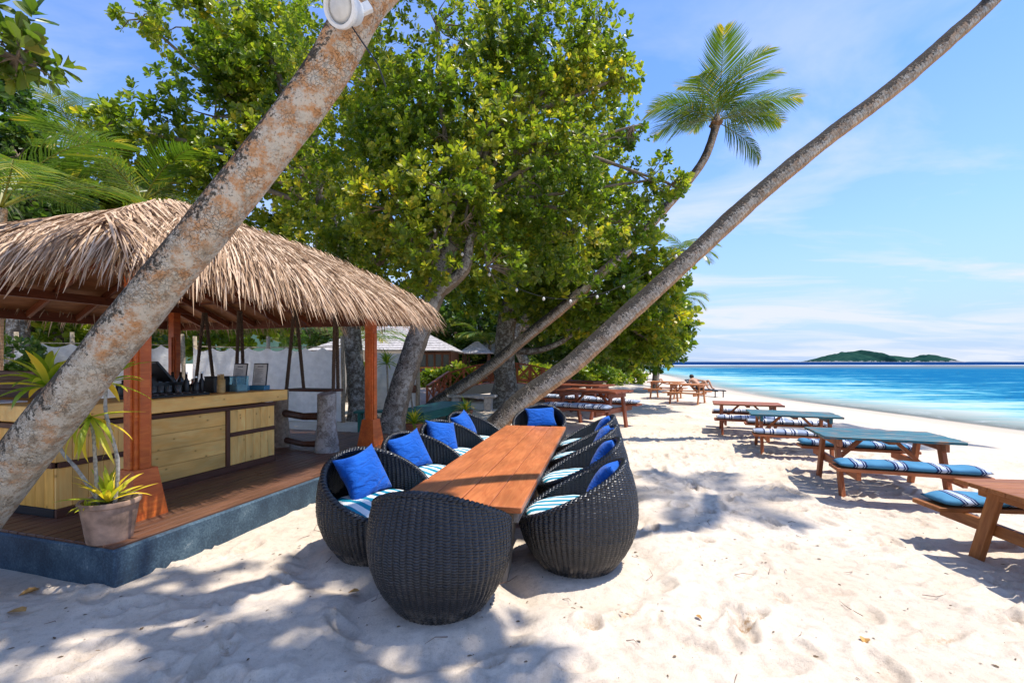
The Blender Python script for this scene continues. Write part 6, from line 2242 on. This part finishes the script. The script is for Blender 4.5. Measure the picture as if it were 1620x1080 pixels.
def build_beach_life():
    trunks = lambda mt: [('swimwear', ['pelvis', 'pl', 'pr'], [('pelvis', 'pl'), ('pelvis', 'pr')], dict(pelvis=.155, pl=.118, pr=.118), mt)]
    p = (11.2, 35.5)
    person('tiny far off person sitting on the sand left of the pale picnic tables', (p[0], p[1], gz(*p)), R(-20), sitting(12), EDG, RAD, cloth=trunks(M_SWIM))
    p = (9.15, 22.2)
    lounger('dark lounger with a person reclining, right of the pale picnic tables', p, R(-62), 40)
    J = {k: (v[0], v[1], v[2]) for k, v in sitting(48).items()}
    person('person reclining with raised knees on the dark lounger by the pale picnic tables', (p[0], p[1], gz(*p) + .30), R(-62), J, EDG, RAD, cloth=trunks(M_SWIM))
    lounger('dark lounger with steep upright back at the end of the tree line', (10.9, 40.5), R(10), 68)
    lounger('dark lounger lying low in front of the far sitting person', (10.6, 36.6), R(-10), 12)
    p = (10.75, 42.2)
    J = sitting(10)
    person('far person in a pink top behind the steep dark lounger', (p[0], p[1], gz(*p) + .1), R(30), J, EDG, RAD, cloth=trunks(M_SWIM) + [('top_shirt', ['belly', 'chest', 'sl', 'sr'], [('belly', 'chest'), ('chest', 'sl'), ('chest', 'sr')], dict(belly=.145, chest=.165, sl=.085, sr=.085), M_PINK)])
    p = (13.9, 48)
    t = thing('beach_marker', 'thin white marker pole with small flag board at the far water edge', 'marker', (p[0], p[1], gz(*p)), 0)
    MB().tube([(0, 0, -.1), (0, 0, 1.35)], .03, 8).build('pole', M_WHITEP, t)
    MB().box((0, -.03, 1.3), (.34, .02, .22), None, .003).build('board', M_WHITEP, t)


def build_litter():
    rg = np.random.default_rng(77)
    spots = [((550, 932), .075, .4, 'round yellow brown fallen leaf on the sand left of the nearest chair'), ((28, 944), .11, 1.2, 'long orange fallen leaf by the platform corner at the left edge'), ((10, 972), .10, .2, 'orange brown fallen leaf at the very left edge'), ((1111, 977), .05, 2.0, 'small dark fallen leaf on the sunlit sand at the right'), ((1368, 1020), .08, .9, 'tan fallen leaf half sunk in the sand at the lower right')]
    for (px, py), s, a, lab in spots:
        d = EYE * 720 / (py - 572)
        x = (px - 810) / 720 * d
        base = np.array([[0., 0, .012]])
        me = leaves_mesh('fallen_leaf', base, np.array([[math.cos(a), math.sin(a), .12]]) / 1.01, np.array([[0., 0, 1]]), np.array([s]), np.array([.5]), M_DRY, fold=.5)
        o = link('fallen_leaf', me)
        o.location = (x, d, gz(x, d))
        tag(o, lab, 'leaf', 'fallen leaves on the sand')
    n = 1600
    x, y = rg.uniform(-4.2, 6, n), 1.35 + 9 * rg.random(n) ** 1.5
    ok = ~((x < -1.6 - .0 * y) & (y > 3.0) & (x < -2.6 + .29 * (y - 3.0)))
    x, y = x[ok], y[ok]
    n = len(x)
    z = ground_z(x, y) + .004
    a = rg.uniform(0, 6.28, n)
    ax = np.stack([np.cos(a), np.sin(a), rg.normal(.05, .12, n)], -1)
    me = leaves_mesh('leaf_litter', np.stack([x, y, z], -1), unit(ax), unit(np.stack([rg.normal(0, .3, n), rg.normal(0, .3, n), np.ones(n)], -1)), rg.uniform(.008, .035, n), rg.random(n), plain('litter', (.13, .085, .045), .9, scale=3, var=.6), width=.7)
    tag(link('leaf_litter', me), kind='stuff')
    mb = MB()
    for i in range(70):
        px, py = rg.uniform(-3.2, 3), 1.4 + 4.5 * rg.random() ** 1.3
        if px < -2.5 + .29 * (py - 3.1) and py > 2.8:
            continue
        a, l = rg.uniform(0, 6.28), rg.uniform(.04, .17)
        z0 = gz(px, py) + .008
        bend = rg.normal(0, .35)
        mb.tube([(px, py, z0 - .004), (px + math.cos(a) * l * .5, py + math.sin(a) * l * .5, z0 + rg.uniform(0, .012)), (px + math.cos(a + bend) * l, py + math.sin(a + bend) * l, z0 + rg.uniform(0, .02))], [.0022, .0018, .0010], 4)
    tag(mb.build('twig_litter', M_STRIP), kind='stuff')


build_plants()
build_garden()
build_lamps()
build_beach_life()
build_litter()
